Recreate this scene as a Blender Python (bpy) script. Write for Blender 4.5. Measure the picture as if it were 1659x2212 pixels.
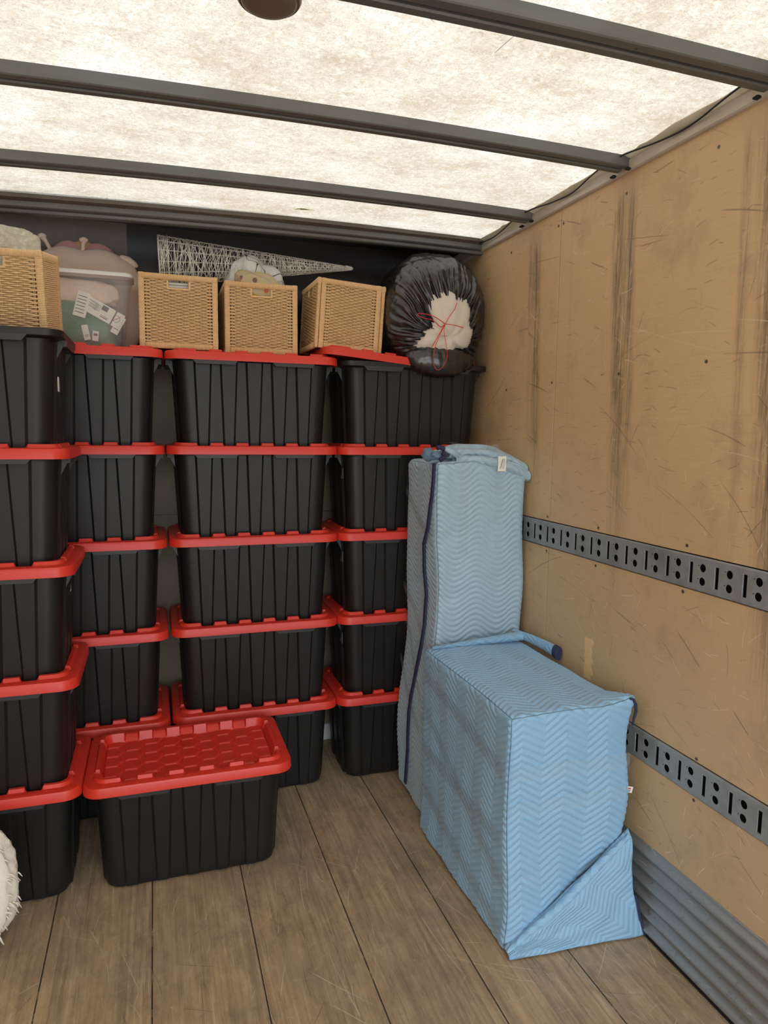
import bpy, math, random
import numpy as np
from mathutils import Vector, Matrix, noise
from mathutils.geometry import tessellate_polygon
PI = math.pi
S = bpy.context.scene
for o in list(bpy.data.objects): bpy.data.objects.remove(o)
random.seed(7)
COL = S.collection

# ---------------------------------------------------------------- camera
F_PX = 1497.96; YAW = .3202; PITCH = .1128; ROLL = .0123; CAM_Z = 1.6031
fv = Vector((math.sin(YAW)*math.cos(PITCH), math.cos(YAW)*math.cos(PITCH), -math.sin(PITCH)))
rv = Vector((math.cos(YAW), -math.sin(YAW), 0)); uv_ = rv.cross(fv)
r2 = rv*math.cos(ROLL)+uv_*math.sin(ROLL); u2 = -rv*math.sin(ROLL)+uv_*math.cos(ROLL)
cd = bpy.data.cameras.new('camera'); cam = bpy.data.objects.new('camera', cd); COL.objects.link(cam)
cd.sensor_fit = 'HORIZONTAL'; cd.sensor_width = 36; cd.lens = 36*F_PX/1659; cd.clip_start = .02
m3 = Matrix((r2, u2, -fv)).transposed()
cam.matrix_world = Matrix.Translation((0, 0, CAM_Z)) @ m3.to_4x4()
S.camera = cam
# ---------------------------------------------------------------- light
W = bpy.data.worlds.new('world'); S.world = W; W.use_nodes = True
wn = W.node_tree.nodes; wl = W.node_tree.links
bg = wn['Background']
tcw = wn.new('ShaderNodeTexCoord'); sxw = wn.new('ShaderNodeSeparateXYZ'); rw = wn.new('ShaderNodeValToRGB')
wl.new(tcw.outputs['Generated'], sxw.inputs[0]); wl.new(sxw.outputs['Z'], rw.inputs[0]); wl.new(rw.outputs[0], bg.inputs[0])
rw.color_ramp.elements[0].position = .0; rw.color_ramp.elements[0].color = (.30, .30, .29, 1)
rw.color_ramp.elements[1].position = .08; rw.color_ramp.elements[1].color = (.90, .97, 1.06, 1)
bg.inputs[1].default_value = 3.2
sd = bpy.data.lights.new('sun', 'SUN'); sd.energy = 9.0; sd.angle = math.radians(8); sd.color = (1, .97, .92)
so = bpy.data.objects.new('sun', sd); COL.objects.link(so); so.rotation_euler = (math.radians(-22), math.radians(12), 0); so.location = (0, 0, 6)
S.view_settings.view_transform = 'Standard'; S.view_settings.look = 'None'; S.view_settings.gamma = 1
S.view_settings.use_curve_mapping = False
S.view_settings.exposure = 0.58

# ---------------------------------------------------------------- dimensions
XW = 1.4794; XL = -.985; YB = 3.415; Y0 = -1.25; ZT = 2.455
P = .3778; LW = .714; LD = .465

# ---------------------------------------------------------------- helpers
def tag(o, label=None, cat=None, group=None, kind=None):
    if label: o['label'] = label
    if cat: o['category'] = cat
    if group: o['group'] = group
    if kind: o['kind'] = kind
    return o
def empty(name, loc, label, cat, group=None, rot=(0, 0, 0)):
    o = bpy.data.objects.new(name, None); COL.objects.link(o); o.location = loc; o.rotation_euler = rot
    o.empty_display_size = .05
    return tag(o, label, cat, group)
class MB:
    def __init__(s): s.v = []; s.f = []; s.m = []
    def add(s, vs, fs, mi=0):
        n = len(s.v); s.v += [tuple(q) for q in vs]; s.f += [tuple(i+n for i in q) for q in fs]; s.m += [mi]*len(fs)
    def box(s, a, b, mi=0, bev=0):
        x0, y0, z0 = a; x1, y1, z1 = b
        if bev <= 0:
            s.add([(x0,y0,z0),(x1,y0,z0),(x1,y1,z0),(x0,y1,z0),(x0,y0,z1),(x1,y0,z1),(x1,y1,z1),(x0,y1,z1)],
                  [(3,2,1,0),(4,5,6,7),(0,1,5,4),(1,2,6,5),(2,3,7,6),(3,0,4,7)], mi); return
        e = bev; L = []
        for z, i in ((z0, e), (z0+e, 0), (z1-e, 0), (z1, e)):
            L.append([(x0+i+e,y0+i,z),(x1-i-e,y0+i,z),(x1-i,y0+i+e,z),(x1-i,y1-i-e,z),(x1-i-e,y1-i,z),(x0+i+e,y1-i,z),(x0+i,y1-i-e,z),(x0+i,y0+i+e,z)])
        s.loops(L, mi, True, True)
    def loops(s, L, mi=0, cap0=False, cap1=False, closed=True):
        n = len(L[0]); vs = [q for l in L for q in l]; fs = []
        for k in range(len(L)-1):
            for i in range(n if closed else n-1):
                j = (i+1) % n; fs.append((k*n+i, k*n+j, (k+1)*n+j, (k+1)*n+i))
        if cap0: fs.append(tuple(range(n-1, -1, -1)))
        if cap1: fs.append(tuple((len(L)-1)*n+i for i in range(n)))
        s.add(vs, fs, mi)
    def tube(s, pts, r, n=6, mi=0, cap=True, flat=1.0):
        pts = [Vector(q) for q in pts]; L = []; up = Vector((0, 0, 1)); prev = None
        for i, q in enumerate(pts):
            d = (pts[min(i+1, len(pts)-1)]-pts[max(i-1, 0)])
            if d.length < 1e-9: d = Vector((1, 0, 0))
            d.normalize()
            if prev is None: a = d.cross(up if abs(d.z) < .9 else Vector((1, 0, 0)))
            else: a = prev-d*prev.dot(d)
            if a.length < 1e-6: a = d.orthogonal()
            a.normalize(); prev = a; b = d.cross(a)
            rr = r[i] if isinstance(r, (list, tuple)) else r
            L.append([tuple(q+a*math.cos(2*PI*k/n)*rr+b*math.sin(2*PI*k/n)*rr*flat) for k in range(n)])
        s.loops(L, mi, cap, cap)
    def build(s, name, mats, parent=None, smooth=False, loc=None):
        me = bpy.data.meshes.new(name); me.from_pydata(s.v, [], s.f)
        if not isinstance(mats, (list, tuple)): mats = [mats]
        for m in mats: me.materials.append(m)
        if any(s.m): me.polygons.foreach_set('material_index', s.m)
        if smooth: me.polygons.foreach_set('use_smooth', [True]*len(s.f))
        me.update()
        o = bpy.data.objects.new(name, me); COL.objects.link(o)
        if parent: o.parent = parent
        if loc: o.location = loc
        if smooth == 'auto': me.set_sharp_from_angle(angle=math.radians(35))
        return o
def copy_tree(o, parent=None):
    c = o.copy(); COL.objects.link(c); c.parent = parent
    for ch in o.children: copy_tree(ch, c)
    return c
def grid_mesh(name, V, nu, nv, mat, parent=None, uv=None, closed_u=False, thick=0):
    """V: array (nv*nu,3)"""
    fs = []
    for j in range(nv-1):
        for i in range(nu if closed_u else nu-1):
            k = (i+1) % nu; fs.append((j*nu+i, j*nu+k, (j+1)*nu+k, (j+1)*nu+i))
    me = bpy.data.meshes.new(name); me.from_pydata([tuple(q) for q in V], [], fs)
    me.materials.append(mat); me.polygons.foreach_set('use_smooth', [True]*len(fs)); me.update()
    if uv is not None: set_uv(me, uv)
    o = bpy.data.objects.new(name, me); COL.objects.link(o)
    if parent: o.parent = parent
    if thick:
        md = o.modifiers.new('thickness', 'SOLIDIFY'); md.thickness = thick; md.offset = 0
    return o
def set_uv(me, uv):
    ul = me.uv_layers.new(name='UVMap'); idx = np.empty(len(me.loops), dtype=np.int32)
    me.loops.foreach_get('vertex_index', idx); ul.data.foreach_set('uv', np.asarray(uv, dtype=np.float32)[idx].ravel())

# ---------------------------------------------------------------- material kit
class NT:
    def __init__(s, name):
        s.m = bpy.data.materials.new(name); s.m.use_nodes = True; s.n = s.m.node_tree.nodes; s.l = s.m.node_tree.links
        s.b = s.n['Principled BSDF']; s.out = s.n['Material Output']; s.co = None
    def node(s, t, **k):
        x = s.n.new(t)
        for a, b in k.items(): setattr(x, a, b)
        return x
    def link(s, a, b): s.l.new(a, b)
    def coord(s, scale=(1, 1, 1), rot=(0, 0, 0), loc=(0, 0, 0), out='Object'):
        if s.co is None: s.co = s.node('ShaderNodeTexCoord')
        mp = s.node('ShaderNodeMapping'); mp.inputs['Scale'].default_value = scale; mp.inputs['Rotation'].default_value = rot; mp.inputs['Location'].default_value = loc
        s.link(s.co.outputs[out], mp.inputs[0]); return mp.outputs[0]
    def noise(s, scale, detail=4, rough=.6, vec=None, dist=0):
        x = s.node('ShaderNodeTexNoise'); x.inputs['Scale'].default_value = scale; x.inputs['Detail'].default_value = detail
        x.inputs['Roughness'].default_value = rough; x.inputs['Distortion'].default_value = dist
        s.link(vec if vec is not None else s.coord(), x.inputs['Vector']); return x.outputs['Fac']
    def ramp(s, f, stops):
        x = s.node('ShaderNodeValToRGB'); e = x.color_ramp.elements
        for i, (p, c) in enumerate(stops):
            if i > 1: e.new(p)
            e[i].position = p; e[i].color = c if len(c) == 4 else (*c, 1)
        s.link(f, x.inputs[0]); return x.outputs[0]
    def math(s, op, a, b=None, c=None):
        x = s.node('ShaderNodeMath', operation=op)
        for i, q in enumerate((a, b, c)):
            if q is None: continue
            if isinstance(q, (int, float)): x.inputs[i].default_value = q
            else: s.link(q, x.inputs[i])
        return x.outputs[0]
    def mix(s, f, a, b, mode='MIX'):
        x = s.node('ShaderNodeMix', data_type='RGBA', blend_type=mode)
        for i, q in ((0, f), (6, a), (7, b)):
            if isinstance(q, (int, float)): x.inputs[i].default_value = q
            elif isinstance(q, tuple): x.inputs[i].default_value = (*q, 1) if len(q) == 3 else q
            else: s.link(q, x.inputs[i])
        return x.outputs[2]
    def band(s, f, c, w):            # 1 where |f-c|<w, soft
        d = s.math('ABSOLUTE', s.math('SUBTRACT', f, c))
        x = s.node('ShaderNodeMapRange'); s.link(d, x.inputs[0]); x.inputs[1].default_value = w; x.inputs[2].default_value = w*.4
        return x.outputs[0]
    def step(s, f, a, b):
        x = s.node('ShaderNodeMapRange'); s.link(f, x.inputs[0]); x.inputs[1].default_value = a; x.inputs[2].default_value = b
        return x.outputs[0]
    def bump(s, h, strength=.3, dist=.01, prev=None):
        x = s.node('ShaderNodeBump'); x.inputs['Strength'].default_value = strength; x.inputs['Distance'].default_value = dist
        s.link(h, x.inputs['Height'])
        if prev is not None: s.link(prev, x.inputs['Normal'])
        s.link(x.outputs[0], s.b.inputs['Normal']); return x.outputs[0]
    def set(s, col=None, rough=None, metal=None, **k):
        for nm, v in (('Base Color', col), ('Roughness', rough), ('Metallic', metal)):
            if v is None: continue
            if isinstance(v, tuple): s.b.inputs[nm].default_value = (*v, 1)
            elif isinstance(v, (int, float)): s.b.inputs[nm].default_value = v
            else: s.link(v, s.b.inputs[nm])
        for nm, v in k.items(): s.b.inputs[nm.replace('_', ' ')].default_value = v
        return s.m
    def scratches(s, plane, scale, ln, w, seed=0, dens=.5, ang=None, curve=.5, spread=1.):
        """thin slightly curved strokes, one per cell of a jittered grid; plane 'xy' or 'yz'"""
        sp = s.node('ShaderNodeSeparateXYZ'); s.link(s.coord(), sp.inputs[0])
        a, b = {'xy': (0, 1), 'yz': (1, 2)}[plane]
        cb = s.node('ShaderNodeCombineXYZ'); s.link(s.math('MULTIPLY_ADD', sp.outputs[a], scale, seed*3.7), cb.inputs[0]); s.link(s.math('MULTIPLY_ADD', sp.outputs[b], scale, seed*5.3), cb.inputs[1])
        v = s.node('ShaderNodeTexVoronoi', voronoi_dimensions='2D'); v.inputs['Scale'].default_value = 1; v.inputs['Randomness'].default_value = .9; s.link(cb.outputs[0], v.inputs['Vector'])
        sb = s.node('ShaderNodeVectorMath', operation='SUBTRACT'); s.link(cb.outputs[0], sb.inputs[0]); s.link(v.outputs['Position'], sb.inputs[1])
        q = s.node('ShaderNodeSeparateXYZ'); s.link(sb.outputs[0], q.inputs[0]); col = s.node('ShaderNodeSeparateColor'); s.link(v.outputs['Color'], col.inputs[0])
        th = s.math('MULTIPLY', col.outputs[0], 2*PI) if ang is None else s.math('MULTIPLY_ADD', s.math('SUBTRACT', col.outputs[0], .5), spread, ang)
        c_, s_ = s.math('COSINE', th), s.math('SINE', th)
        px = s.math('ADD', s.math('MULTIPLY', q.outputs[0], c_), s.math('MULTIPLY', q.outputs[1], s_))
        py = s.math('SUBTRACT', s.math('MULTIPLY', q.outputs[1], c_), s.math('MULTIPLY', q.outputs[0], s_))
        py = s.math('ADD', py, s.math('MULTIPLY', s.math('MULTIPLY', px, px), s.math('MULTIPLY', s.math('SUBTRACT', col.outputs[2], .5), curve)))
        L = s.math('MULTIPLY', s.math('ADD', col.outputs[2], .25), ln)
        m1 = s.step(s.math('DIVIDE', s.math('ABSOLUTE', px), L), 1., .6)
        m2 = s.step(s.math('ABSOLUTE', py), w, w*.3)
        cl = s.step(s.noise(2.1, 3, .6, s.coord(loc=(seed*1.3, seed, 2))), .40, .56)
        return s.math('MULTIPLY', s.math('MULTIPLY', s.math('MULTIPLY', m1, m2), s.math('LESS_THAN', col.outputs[1], dens)), cl)

def simple(name, col, rough=.6, metal=0, var=.15, nscale=30, bump=0, **k):
    t = NT(name); f = t.noise(nscale, 4, .6)
    t.set(t.mix(f, tuple(c*(1-var) for c in col), tuple(min(1, c*(1+var)) for c in col)), rough, metal, **k)
    if bump: t.bump(f, bump, .004)
    return t.m

M = {}
# black plastic
t = NT('black_plastic'); f = t.noise(6, 3, .6); g = t.noise(700, 1, .5)
t.set(t.mix(f, (.008, .008, .008), (.0135, .0135, .0135)), t.math('MULTIPLY_ADD', f, .14, .34)); t.bump(g, .12, .0006); t.b.inputs['Specular IOR Level'].default_value = .38; M['black'] = t.m
t = NT('black_rim_plastic'); f = t.noise(14, 3, .6); t.set((.022, .023, .024), t.math('MULTIPLY_ADD', f, .2, .36)); M['rim'] = t.m
# red plastic
t = NT('red_plastic'); f = t.noise(5, 3, .6); g = t.noise(500, 1, .5)
t.set(t.mix(f, (.60, .030, .015), (.68, .038, .020)), .42); t.bump(g, .1, .0006); M['red'] = t.m
# galvanised steel and aluminium
t = NT('galvanised_steel'); f = t.noise(60, 4, .7); h = t.noise(7, 4, .6); sp = t.noise(330, 2, .7)
c = t.mix(f, (.24, .26, .265), (.36, .38, .385)); c = t.mix(t.step(h, .5, .75), c, (.19, .195, .185)); c = t.mix(t.step(sp, .70, .74), c, (.5, .5, .48))
t.set(c, .5, .35); t.bump(sp, .15, .001); M['steel'] = t.m
t = NT('scuff_aluminium'); f = t.noise(3, 5, .7, t.coord((20, 1, 20))); h = t.noise(40, 4, .7); d = t.scratches('yz', 14, .3, .012, 3, .6, .1, .5, .8)
c = t.mix(f, (.20, .215, .225), (.40, .39, .36)); c = t.mix(t.step(h, .6, .75), c, (.12, .12, .115)); c = t.mix(d, c, (.6, .6, .58))
t.set(c, .38, .55); t.bump(h, .2, .001); M['scuff'] = t.m
t = NT('painted_bow_metal'); f = t.noise(3, 5, .7, t.coord((1.5, 12, 12))); h = t.noise(26, 3, .6)
c = t.mix(f, (.105, .11, .105), (.17, .172, .162)); c = t.mix(t.step(h, .72, .76), c, (.03, .03, .03)); t.set(c, .5, .35); M['bow'] = t.m
M['dark'] = simple('dark_gap', (.012, .011, .010), .9)
M['darkmetal'] = simple('dark_metal', (.035, .033, .034), .35, .5)
M['trim'] = simple('aluminium_trim', (.52, .46, .38), .5, .15, .25, 9)
M['cream_trim'] = simple('cream_roof_edge', (.86, .78, .62), .7, 0, .3, 14)
M['cable'] = simple('black_cable', (.012, .012, .016), .5)
M['screw'] = simple('screw_head', (.20, .16, .11), .45, .6, .4, 60)
# floor
t = NT('worn_wood_floor')
sx = t.node('ShaderNodeSeparateXYZ'); t.link(t.coord(), sx.inputs[0]); X = sx.outputs[0]; Y = sx.outputs[1]
pf = t.math('FRACT', t.math('DIVIDE', t.math('ADD', X, 5.6095), .3093))      # seam at 0
seam = t.band(pf, .0, .008); seam2 = t.band(pf, 1., .008); sm = t.math('MAXIMUM', seam, seam2)
cell = t.math('FLOOR', t.math('DIVIDE', t.math('ADD', X, 5.6095), .3093/9))
wn_ = t.node('ShaderNodeTexWhiteNoise', noise_dimensions='1D'); t.link(cell, wn_.inputs['W'])
cv = t.node('ShaderNodeCombineXYZ'); t.link(t.math('MULTIPLY', X, 60), cv.inputs[0]); t.link(t.math('MULTIPLY_ADD', wn_.outputs[0], 30, t.math('MULTIPLY', Y, 2.2)), cv.inputs[1])
grain = t.noise(1, 6, .7, cv.outputs[0], .4)
blot = t.noise(2.3, 5, .65); fine = t.noise(90, 4, .7, t.coord((1, .12, 1)))
c = t.mix(t.step(grain, .26, .70), (.150, .100, .058), (.52, .385, .235))
c = t.mix(t.math('MULTIPLY', wn_.outputs[0], .38), c, (.50, .335, .175))
c = t.mix(t.math('MULTIPLY', t.step(blot, .42, .72), .6), c, (.215, .172, .128))
mott = t.noise(11, 5, .75, t.coord((1, .5, 1), loc=(7, 1, 0)))
c = t.mix(t.math('MULTIPLY', t.step(mott, .50, .68), .5), c, (.13, .095, .062))
c = t.mix(t.math('MULTIPLY', t.step(mott, .46, .32), .35), c, (.60, .47, .31))
c = t.mix(t.math('MULTIPLY', t.step(fine, .55, .8), .5), c, (.075, .055, .038))
for i, (sc, ln, wd, dn, an, cu, spd, col, amt) in enumerate([(2.2, .5, .0042, .6, None, .8, 1, (.70, .60, .44), .6), (4, .5, .006, .6, None, .6, 1, (.70, .60, .44), .6), (3, .55, .004, .6, 1.57, .3, .9, (.70, .60, .44), .6),
        (7, .5, .009, .6, 1.57, .3, .6, (.70, .60, .44), .6), (9, .4, .012, .5, None, 1, 1, (.70, .60, .44), .6), (2.6, .6, .006, .5, 1.3, .6, 1.2, (.07, .05, .038), .5), (6, .5, .010, .5, None, .6, 1, (.07, .05, .035), .5),
        (15, .4, .022, .5, None, .5, 1, (.50, .42, .30), .5), (11, .5, .016, .6, 1.57, .3, .4, (.07, .05, .035), .55), (22, .4, .03, .4, 1.57, .5, 1.5, (.45, .36, .24), .5)]):
    c = t.mix(t.math('MULTIPLY', t.scratches('xy', sc, ln, wd, i+1, dn, an, cu, spd), amt), c, col)
sp = t.noise(70, 2, .6); c = t.mix(t.step(sp, .74, .78), c, (.55, .50, .40))
gap = t.math('MULTIPLY', sm, t.step(t.noise(9, 4, .8), .33, .45))
c = t.mix(gap, c, (.035, .027, .02))
t.set(c, t.math('MULTIPLY_ADD', blot, .3, .42)); nb = t.bump(grain, .25, .002); t.bump(t.math('MULTIPLY', gap, -1), .8, .004, nb); M['floor'] = t.m
# plywood wall
t = NT('worn_painted_plywood')
sx = t.node('ShaderNodeSeparateXYZ'); t.link(t.coord(), sx.inputs[0]); Y = sx.outputs[1]; Z = sx.outputs[2]
blot = t.noise(1.7, 5, .6); weave = t.noise(1, 3, .6, t.coord((1, 9, 260))); wv2 = t.noise(1, 3, .6, t.coord((1, 300, 12)))
c = t.mix(blot, (.54, .368, .195), (.67, .468, .258))
c = t.mix(t.math('MULTIPLY', t.step(weave, .5, .7), .22), c, (.42, .285, .155))
low = t.step(Z, 1.5, .4); c = t.mix(t.math('MULTIPLY', low, .42), c, (.42, .30, .19))         # boards shift to a darker brown towards the floor
c = t.mix(t.math('MULTIPLY', t.step(t.noise(5, 5, .7, t.coord((1, 1, 1), loc=(0, 9, 3))), .52, .72), .35), c, (.24, .175, .115))
wob = t.math('MULTIPLY', t.math('SUBTRACT', t.noise(5, 3, .6), .5), .03)
for yc, zlo, wd, am, tilt in ((2.555, 1.15, .045, .80, .05), (2.60, 1.5, .016, .5, .03), (2.025, 1.0, .048, .92, .05), (1.965, 1.2, .030, .80, .04), (1.40, .7, .085, .95, .06), (1.50, 1.1, .025, .5, .03), (2.30, 1.3, .012, .15, .02)):
    yy = t.math('ADD', t.math('ADD', Y, wob), t.math('MULTIPLY', t.math('SUBTRACT', 2.4, Z), tilt))
    d = t.math('DIVIDE', t.math('ABSOLUTE', t.math('SUBTRACT', yy, yc)), wd)
    core = t.step(d, 1.0, .15)
    ver = t.math('MULTIPLY', t.step(Z, zlo, zlo+.75), t.step(Z, 2.43, 2.33))
    br = t.step(t.noise(1, 5, .75, t.coord((1, 150, 7))), .36, .60)
    k = t.math('MULTIPLY', t.math('MULTIPLY', core, ver), t.math('MULTIPLY', br, am))
    c = t.mix(k, c, (.062, .050, .040))
for i, (sc, ln, wd, dn, an, cu, spd, col, amt) in enumerate([(1.6, .45, .003, .55, None, .5, 1, (.68, .52, .35), .75), (3, .5, .005, .6, .3, .5, 2, (.70, .53, .36), .7), (6, .45, .009, .6, None, .8, 1, (.66, .50, .33), .6), (12, .4, .020, .5, None, .5, 1, (.74, .60, .42), .7),
        (1.4, .5, .0035, .5, None, .8, 1, (.11, .085, .06), .6), (3.3, .5, .006, .55, .2, .5, 1.6, (.10, .075, .055), .6), (5, .4, .014, .35, .3, .3, .8, (.10, .085, .07), .6), (8, .4, .014, .5, None, 1, 1, (.12, .09, .06), .6), (18, .4, .03, .4, .1, .5, 1, (.10, .08, .06), .55), (24, .4, .05, .35, None, .5, 1, (.60, .46, .30), .55)]):
    c = t.mix(t.math('MULTIPLY', t.scratches('yz', sc, ln, wd, i+11, dn, an, cu, spd), amt), c, col)
sp = t.noise(26, 3, .7, t.coord((1, 1, 2))); c = t.mix(t.step(sp, .745, .775), c, (.70, .52, .33))
sp2 = t.noise(19, 3, .7, t.coord((1, 1, 3.2), loc=(0, 3, 8))); c = t.mix(t.math('MULTIPLY', t.step(sp2, .71, .76), .75), c, (.07, .06, .05))
t.set(c, t.math('MULTIPLY_ADD', blot, .2, .45)); t.bump(t.math('ADD', weave, t.math('MULTIPLY', wv2, .4)), .10, .0012); M['ply'] = t.m
t = NT('back_plywood'); f = t.noise(3, 5, .6); t.set(t.mix(f, (.21, .165, .105), (.30, .235, .15)), .5); M['backply'] = t.m
t = NT('dark_bulkhead'); f = t.noise(2.5, 4, .6, t.coord((1, 1, .5))); t.set(t.mix(f, (.016, .014, .014), (.035, .03, .029)), .28, .2)
M['bulk'] = t.m
t = NT('bulkhead_reflection'); f = t.noise(3, 4, .6, t.coord((3, 1, .7))); t.set(t.mix(f, (.09, .065, .05), (.15, .11, .085)), .4); M['bulk_reflection'] = t.m  # brown tone standing in for a reflection on the dark bulkhead
# translucent roof
t = NT('translucent_fibreglass')
blot = t.noise(2.6, 6, .68, t.coord((1, 1.4, 1))); b2 = t.noise(9, 5, .7, t.coord((.6, 1.2, 1)))
v1 = t.noise(42, 3, .65, t.coord((.7, 1.25, 1)), .8); v2 = t.noise(75, 3, .65, t.coord((1.1, .6, 1), (0, 0, .6)), .9)
c = t.mix(t.step(blot, .34, .66), (.86, .83, .76), (.60, .52, .40))
c = t.mix(t.math('MULTIPLY', t.step(b2, .48, .7), .45), c, (.50, .42, .30))
fib = t.math('MAXIMUM', t.band(v1, .5, .020), t.band(v2, .46, .018))
c = t.mix(t.math('MULTIPLY', fib, .5), c, (.36, .29, .20))
c = t.mix(t.math('MULTIPLY', t.step(t.noise(55, 4, .7), .5, .66), .4), c, (.98, .96, .93))
rust = t.step(t.noise(3.2, 3, .6, t.coord(loc=(4, 2, 0))), .72, .82); c = t.mix(t.math('MULTIPLY', rust, .7), c, (.62, .40, .18))
c = t.mix(t.math('MULTIPLY', t.scratches('xy', 3.2, .2, .006, 31, .35, None, 2, 1), .8), c, (.14, .11, .08))
tr = t.node('ShaderNodeBsdfTranslucent'); df = t.node('ShaderNodeBsdfDiffuse'); mx = t.node('ShaderNodeMixShader'); mx.inputs[0].default_value = .5
t.link(t.mix(1., c, (.30, .30, .30), 'MULTIPLY'), tr.inputs[0]); t.link(c, df.inputs[0]); t.link(tr.outputs[0], mx.inputs[1]); t.link(df.outputs[0], mx.inputs[2]); t.link(mx.outputs[0], t.out.inputs[0])
t.n.remove(t.b); M['roof'] = t.m
# rattan
t = NT('rattan'); f = t.noise(9, 3, .6); g = t.noise(120, 3, .7, t.coord((1, 1, 2)))
c = t.mix(f, (.68, .435, .215), (.82, .585, .325)); c = t.mix(t.math('MULTIPLY', t.step(g, .55, .75), .5), c, (.52, .30, .13)); c = t.mix(t.step(t.noise(60, 2, .5), .76, .79), c, (.12, .06, .03))
t.set(c, .5); t.bump(g, .3, .001); M['rattan'] = t.m
M['rattan_in'] = simple('rattan_inside', (.30, .16, .065), .7)

# quilts
QS = .0235; QP = .150; QA = .045
def quilt_mat(name, ca, cb, thread, per=QP, cosw=False):
    t = NT(name); uvn = t.node('ShaderNodeUVMap'); sp = t.node('ShaderNodeSeparateXYZ'); t.link(uvn.outputs[0], sp.inputs[0]); u = sp.outputs[0]; v = sp.outputs[1]
    tri = t.math('MULTIPLY', t.math('PINGPONG', u, per/2), QA/(per/2))
    if cosw: tri = t.math('MULTIPLY_ADD', t.math('COSINE', t.math('MULTIPLY', u, 2*PI/per)), -QA/2, QA/2)
    ph = t.math('DIVIDE', t.math('ADD', v, tri), QS)
    fr = t.math('PINGPONG', ph, .5)                       # 0 at stitch
    line = t.step(fr, .07, .02); dash = t.math('FRACT', t.math('DIVIDE', u, .006))
    th = t.math('MULTIPLY', line, t.step(dash, .55, .65))
    big = t.noise(4, 4, .6); 
    cvv = t.node('ShaderNodeCombineXYZ'); t.link(t.math('MULTIPLY', u, 110), cvv.inputs[0]); t.link(t.math('MULTIPLY', v, 22), cvv.inputs[1])
    puck = t.noise(1, 3, .6, cvv.outputs[0], .3); wr = t.noise(26, 4, .6, t.coord((1, 1, 1)), .5)
    c = t.mix(big, ca, cb); c = t.mix(t.math('MULTIPLY', th, .8), c, thread)
    dirt = t.math('MULTIPLY', t.step(t.noise(7, 5, .7), .62, .8), .25); c = t.mix(dirt, c, (.33, .33, .30))
    t.set(c, .62); t.b.inputs['Sheen Weight'].default_value = .25
    n1 = t.bump(puck, .42, .0035); n2 = t.bump(wr, .30, .004, n1)
    hh = t.math('POWER', t.math('MULTIPLY', fr, 2), .5); t.bump(hh, .8, .0035, n2)
    return t.m
M['quilt_low'] = quilt_mat('blue_quilt', (.225, .430, .640), (.262, .478, .68), (.45, .66, .80))
M['quilt_tall'] = quilt_mat('pale_blue_quilt', (.340, .490, .600), (.385, .545, .66), (.45, .58, .66), .178, True)
M['quilt_back'] = quilt_mat('slate_quilt', (.10, .165, .255), (.12, .19, .29), (.3, .4, .5))
t = NT('navy_binding'); f = t.noise(60, 3, .6); w = t.node('ShaderNodeTexWave'); w.inputs['Scale'].default_value = 90; t.link(t.coord(), w.inputs['Vector'])
t.set(t.mix(f, (.018, .022, .065), (.035, .040, .10)), .75); t.bump(w.outputs['Fac'], .5, .002); M['navy'] = t.m
def film(name, col, alpha, rough=.15):
    t = NT(name); f = t.noise(14, 4, .7, t.coord((1, 1, 1))); st = t.noise(1, 3, .6, t.coord((60, 60, 8)))
    tp = t.node('ShaderNodeBsdfTransparent'); mx = t.node('ShaderNodeMixShader')
    t.set(col, rough); t.bump(st, .6, .002)
    t.link(t.math('MULTIPLY_ADD', f, alpha, alpha*.4), mx.inputs[0]); t.link(tp.outputs[0], mx.inputs[1]); t.link(t.b.outputs[0], mx.inputs[2]); t.link(mx.outputs[0], t.out.inputs[0]); return t.m
M['tape'] = film('clear_packing_tape', (.38, .43, .44), .24)
M['wrap'] = film('clear_stretch_film', (.60, .72, .80), .12, .1)
M['clear'] = film('frosted_clear_plastic', (.86, .84, .83), .22, .2)
# bag
t = NT('black_bag_film'); f = t.noise(12, 3, .6); wr = t.noise(55, 4, .65, t.coord((1, 1, 1)), .8)
t.set((.012, .0115, .012), t.math('MULTIPLY_ADD', f, .15, .20)); t.b.inputs['Specular IOR Level'].default_value = 1.; t.bump(wr, .18, .003); M['bag'] = t.m
t = NT('cream_cotton'); f = t.noise(7, 4, .6, None, .6); t.set(t.mix(f, (.66, .59, .50), (.76, .70, .61)), .85); t.bump(f, .5, .012); M['cotton'] = t.m
M['redcord'] = simple('red_drawstring', (.72, .030, .035), .4)
M['whitewire'] = simple('white_cord', (.74, .72, .65), .7, 0, .25, 50)
t = NT('cream_fleece'); f = t.noise(55, 5, .8, None, 1); g = t.noise(8, 4, .6); c = t.mix(f, (.74, .67, .50), (.92, .88, .75)); c = t.mix(t.step(t.noise(22, 3, .6, t.coord((1, 1, .4))), .70, .74), c, (.16, .13, .10))
t.set(c, .95); t.bump(f, .9, .02); M['fleece'] = t.m
t = NT('beige_plush_fabric'); f = t.noise(6, 4, .6); t.set(t.mix(f, (.76, .58, .46), (.84, .66, .53)), .9); t.b.inputs['Sheen Weight'].default_value = .4; t.bump(t.noise(40, 4, .6), .2, .004); M['plush'] = t.m
M['plush_pink'] = simple('dusty_pink_plush', (.66, .33, .31), .9)
M['plush_orange'] = simple('tan_orange_plush', (.72, .42, .22), .9)
t = NT('doodle_fleece'); f = t.noise(90, 4, .7); v = t.noise(11, 1.0, .4, None, 1.2); l = t.band(v, .52, .022); g = t.step(t.noise(9, 2, .5, t.coord(loc=(2, 1, 5))), .34, .38)
t.set(t.mix(t.math('MULTIPLY', l, g), t.mix(f, (.62, .62, .60), (.78, .78, .75)), (.06, .06, .065)), .95); t.bump(f, .8, .006); M['doodle'] = t.m
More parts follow.
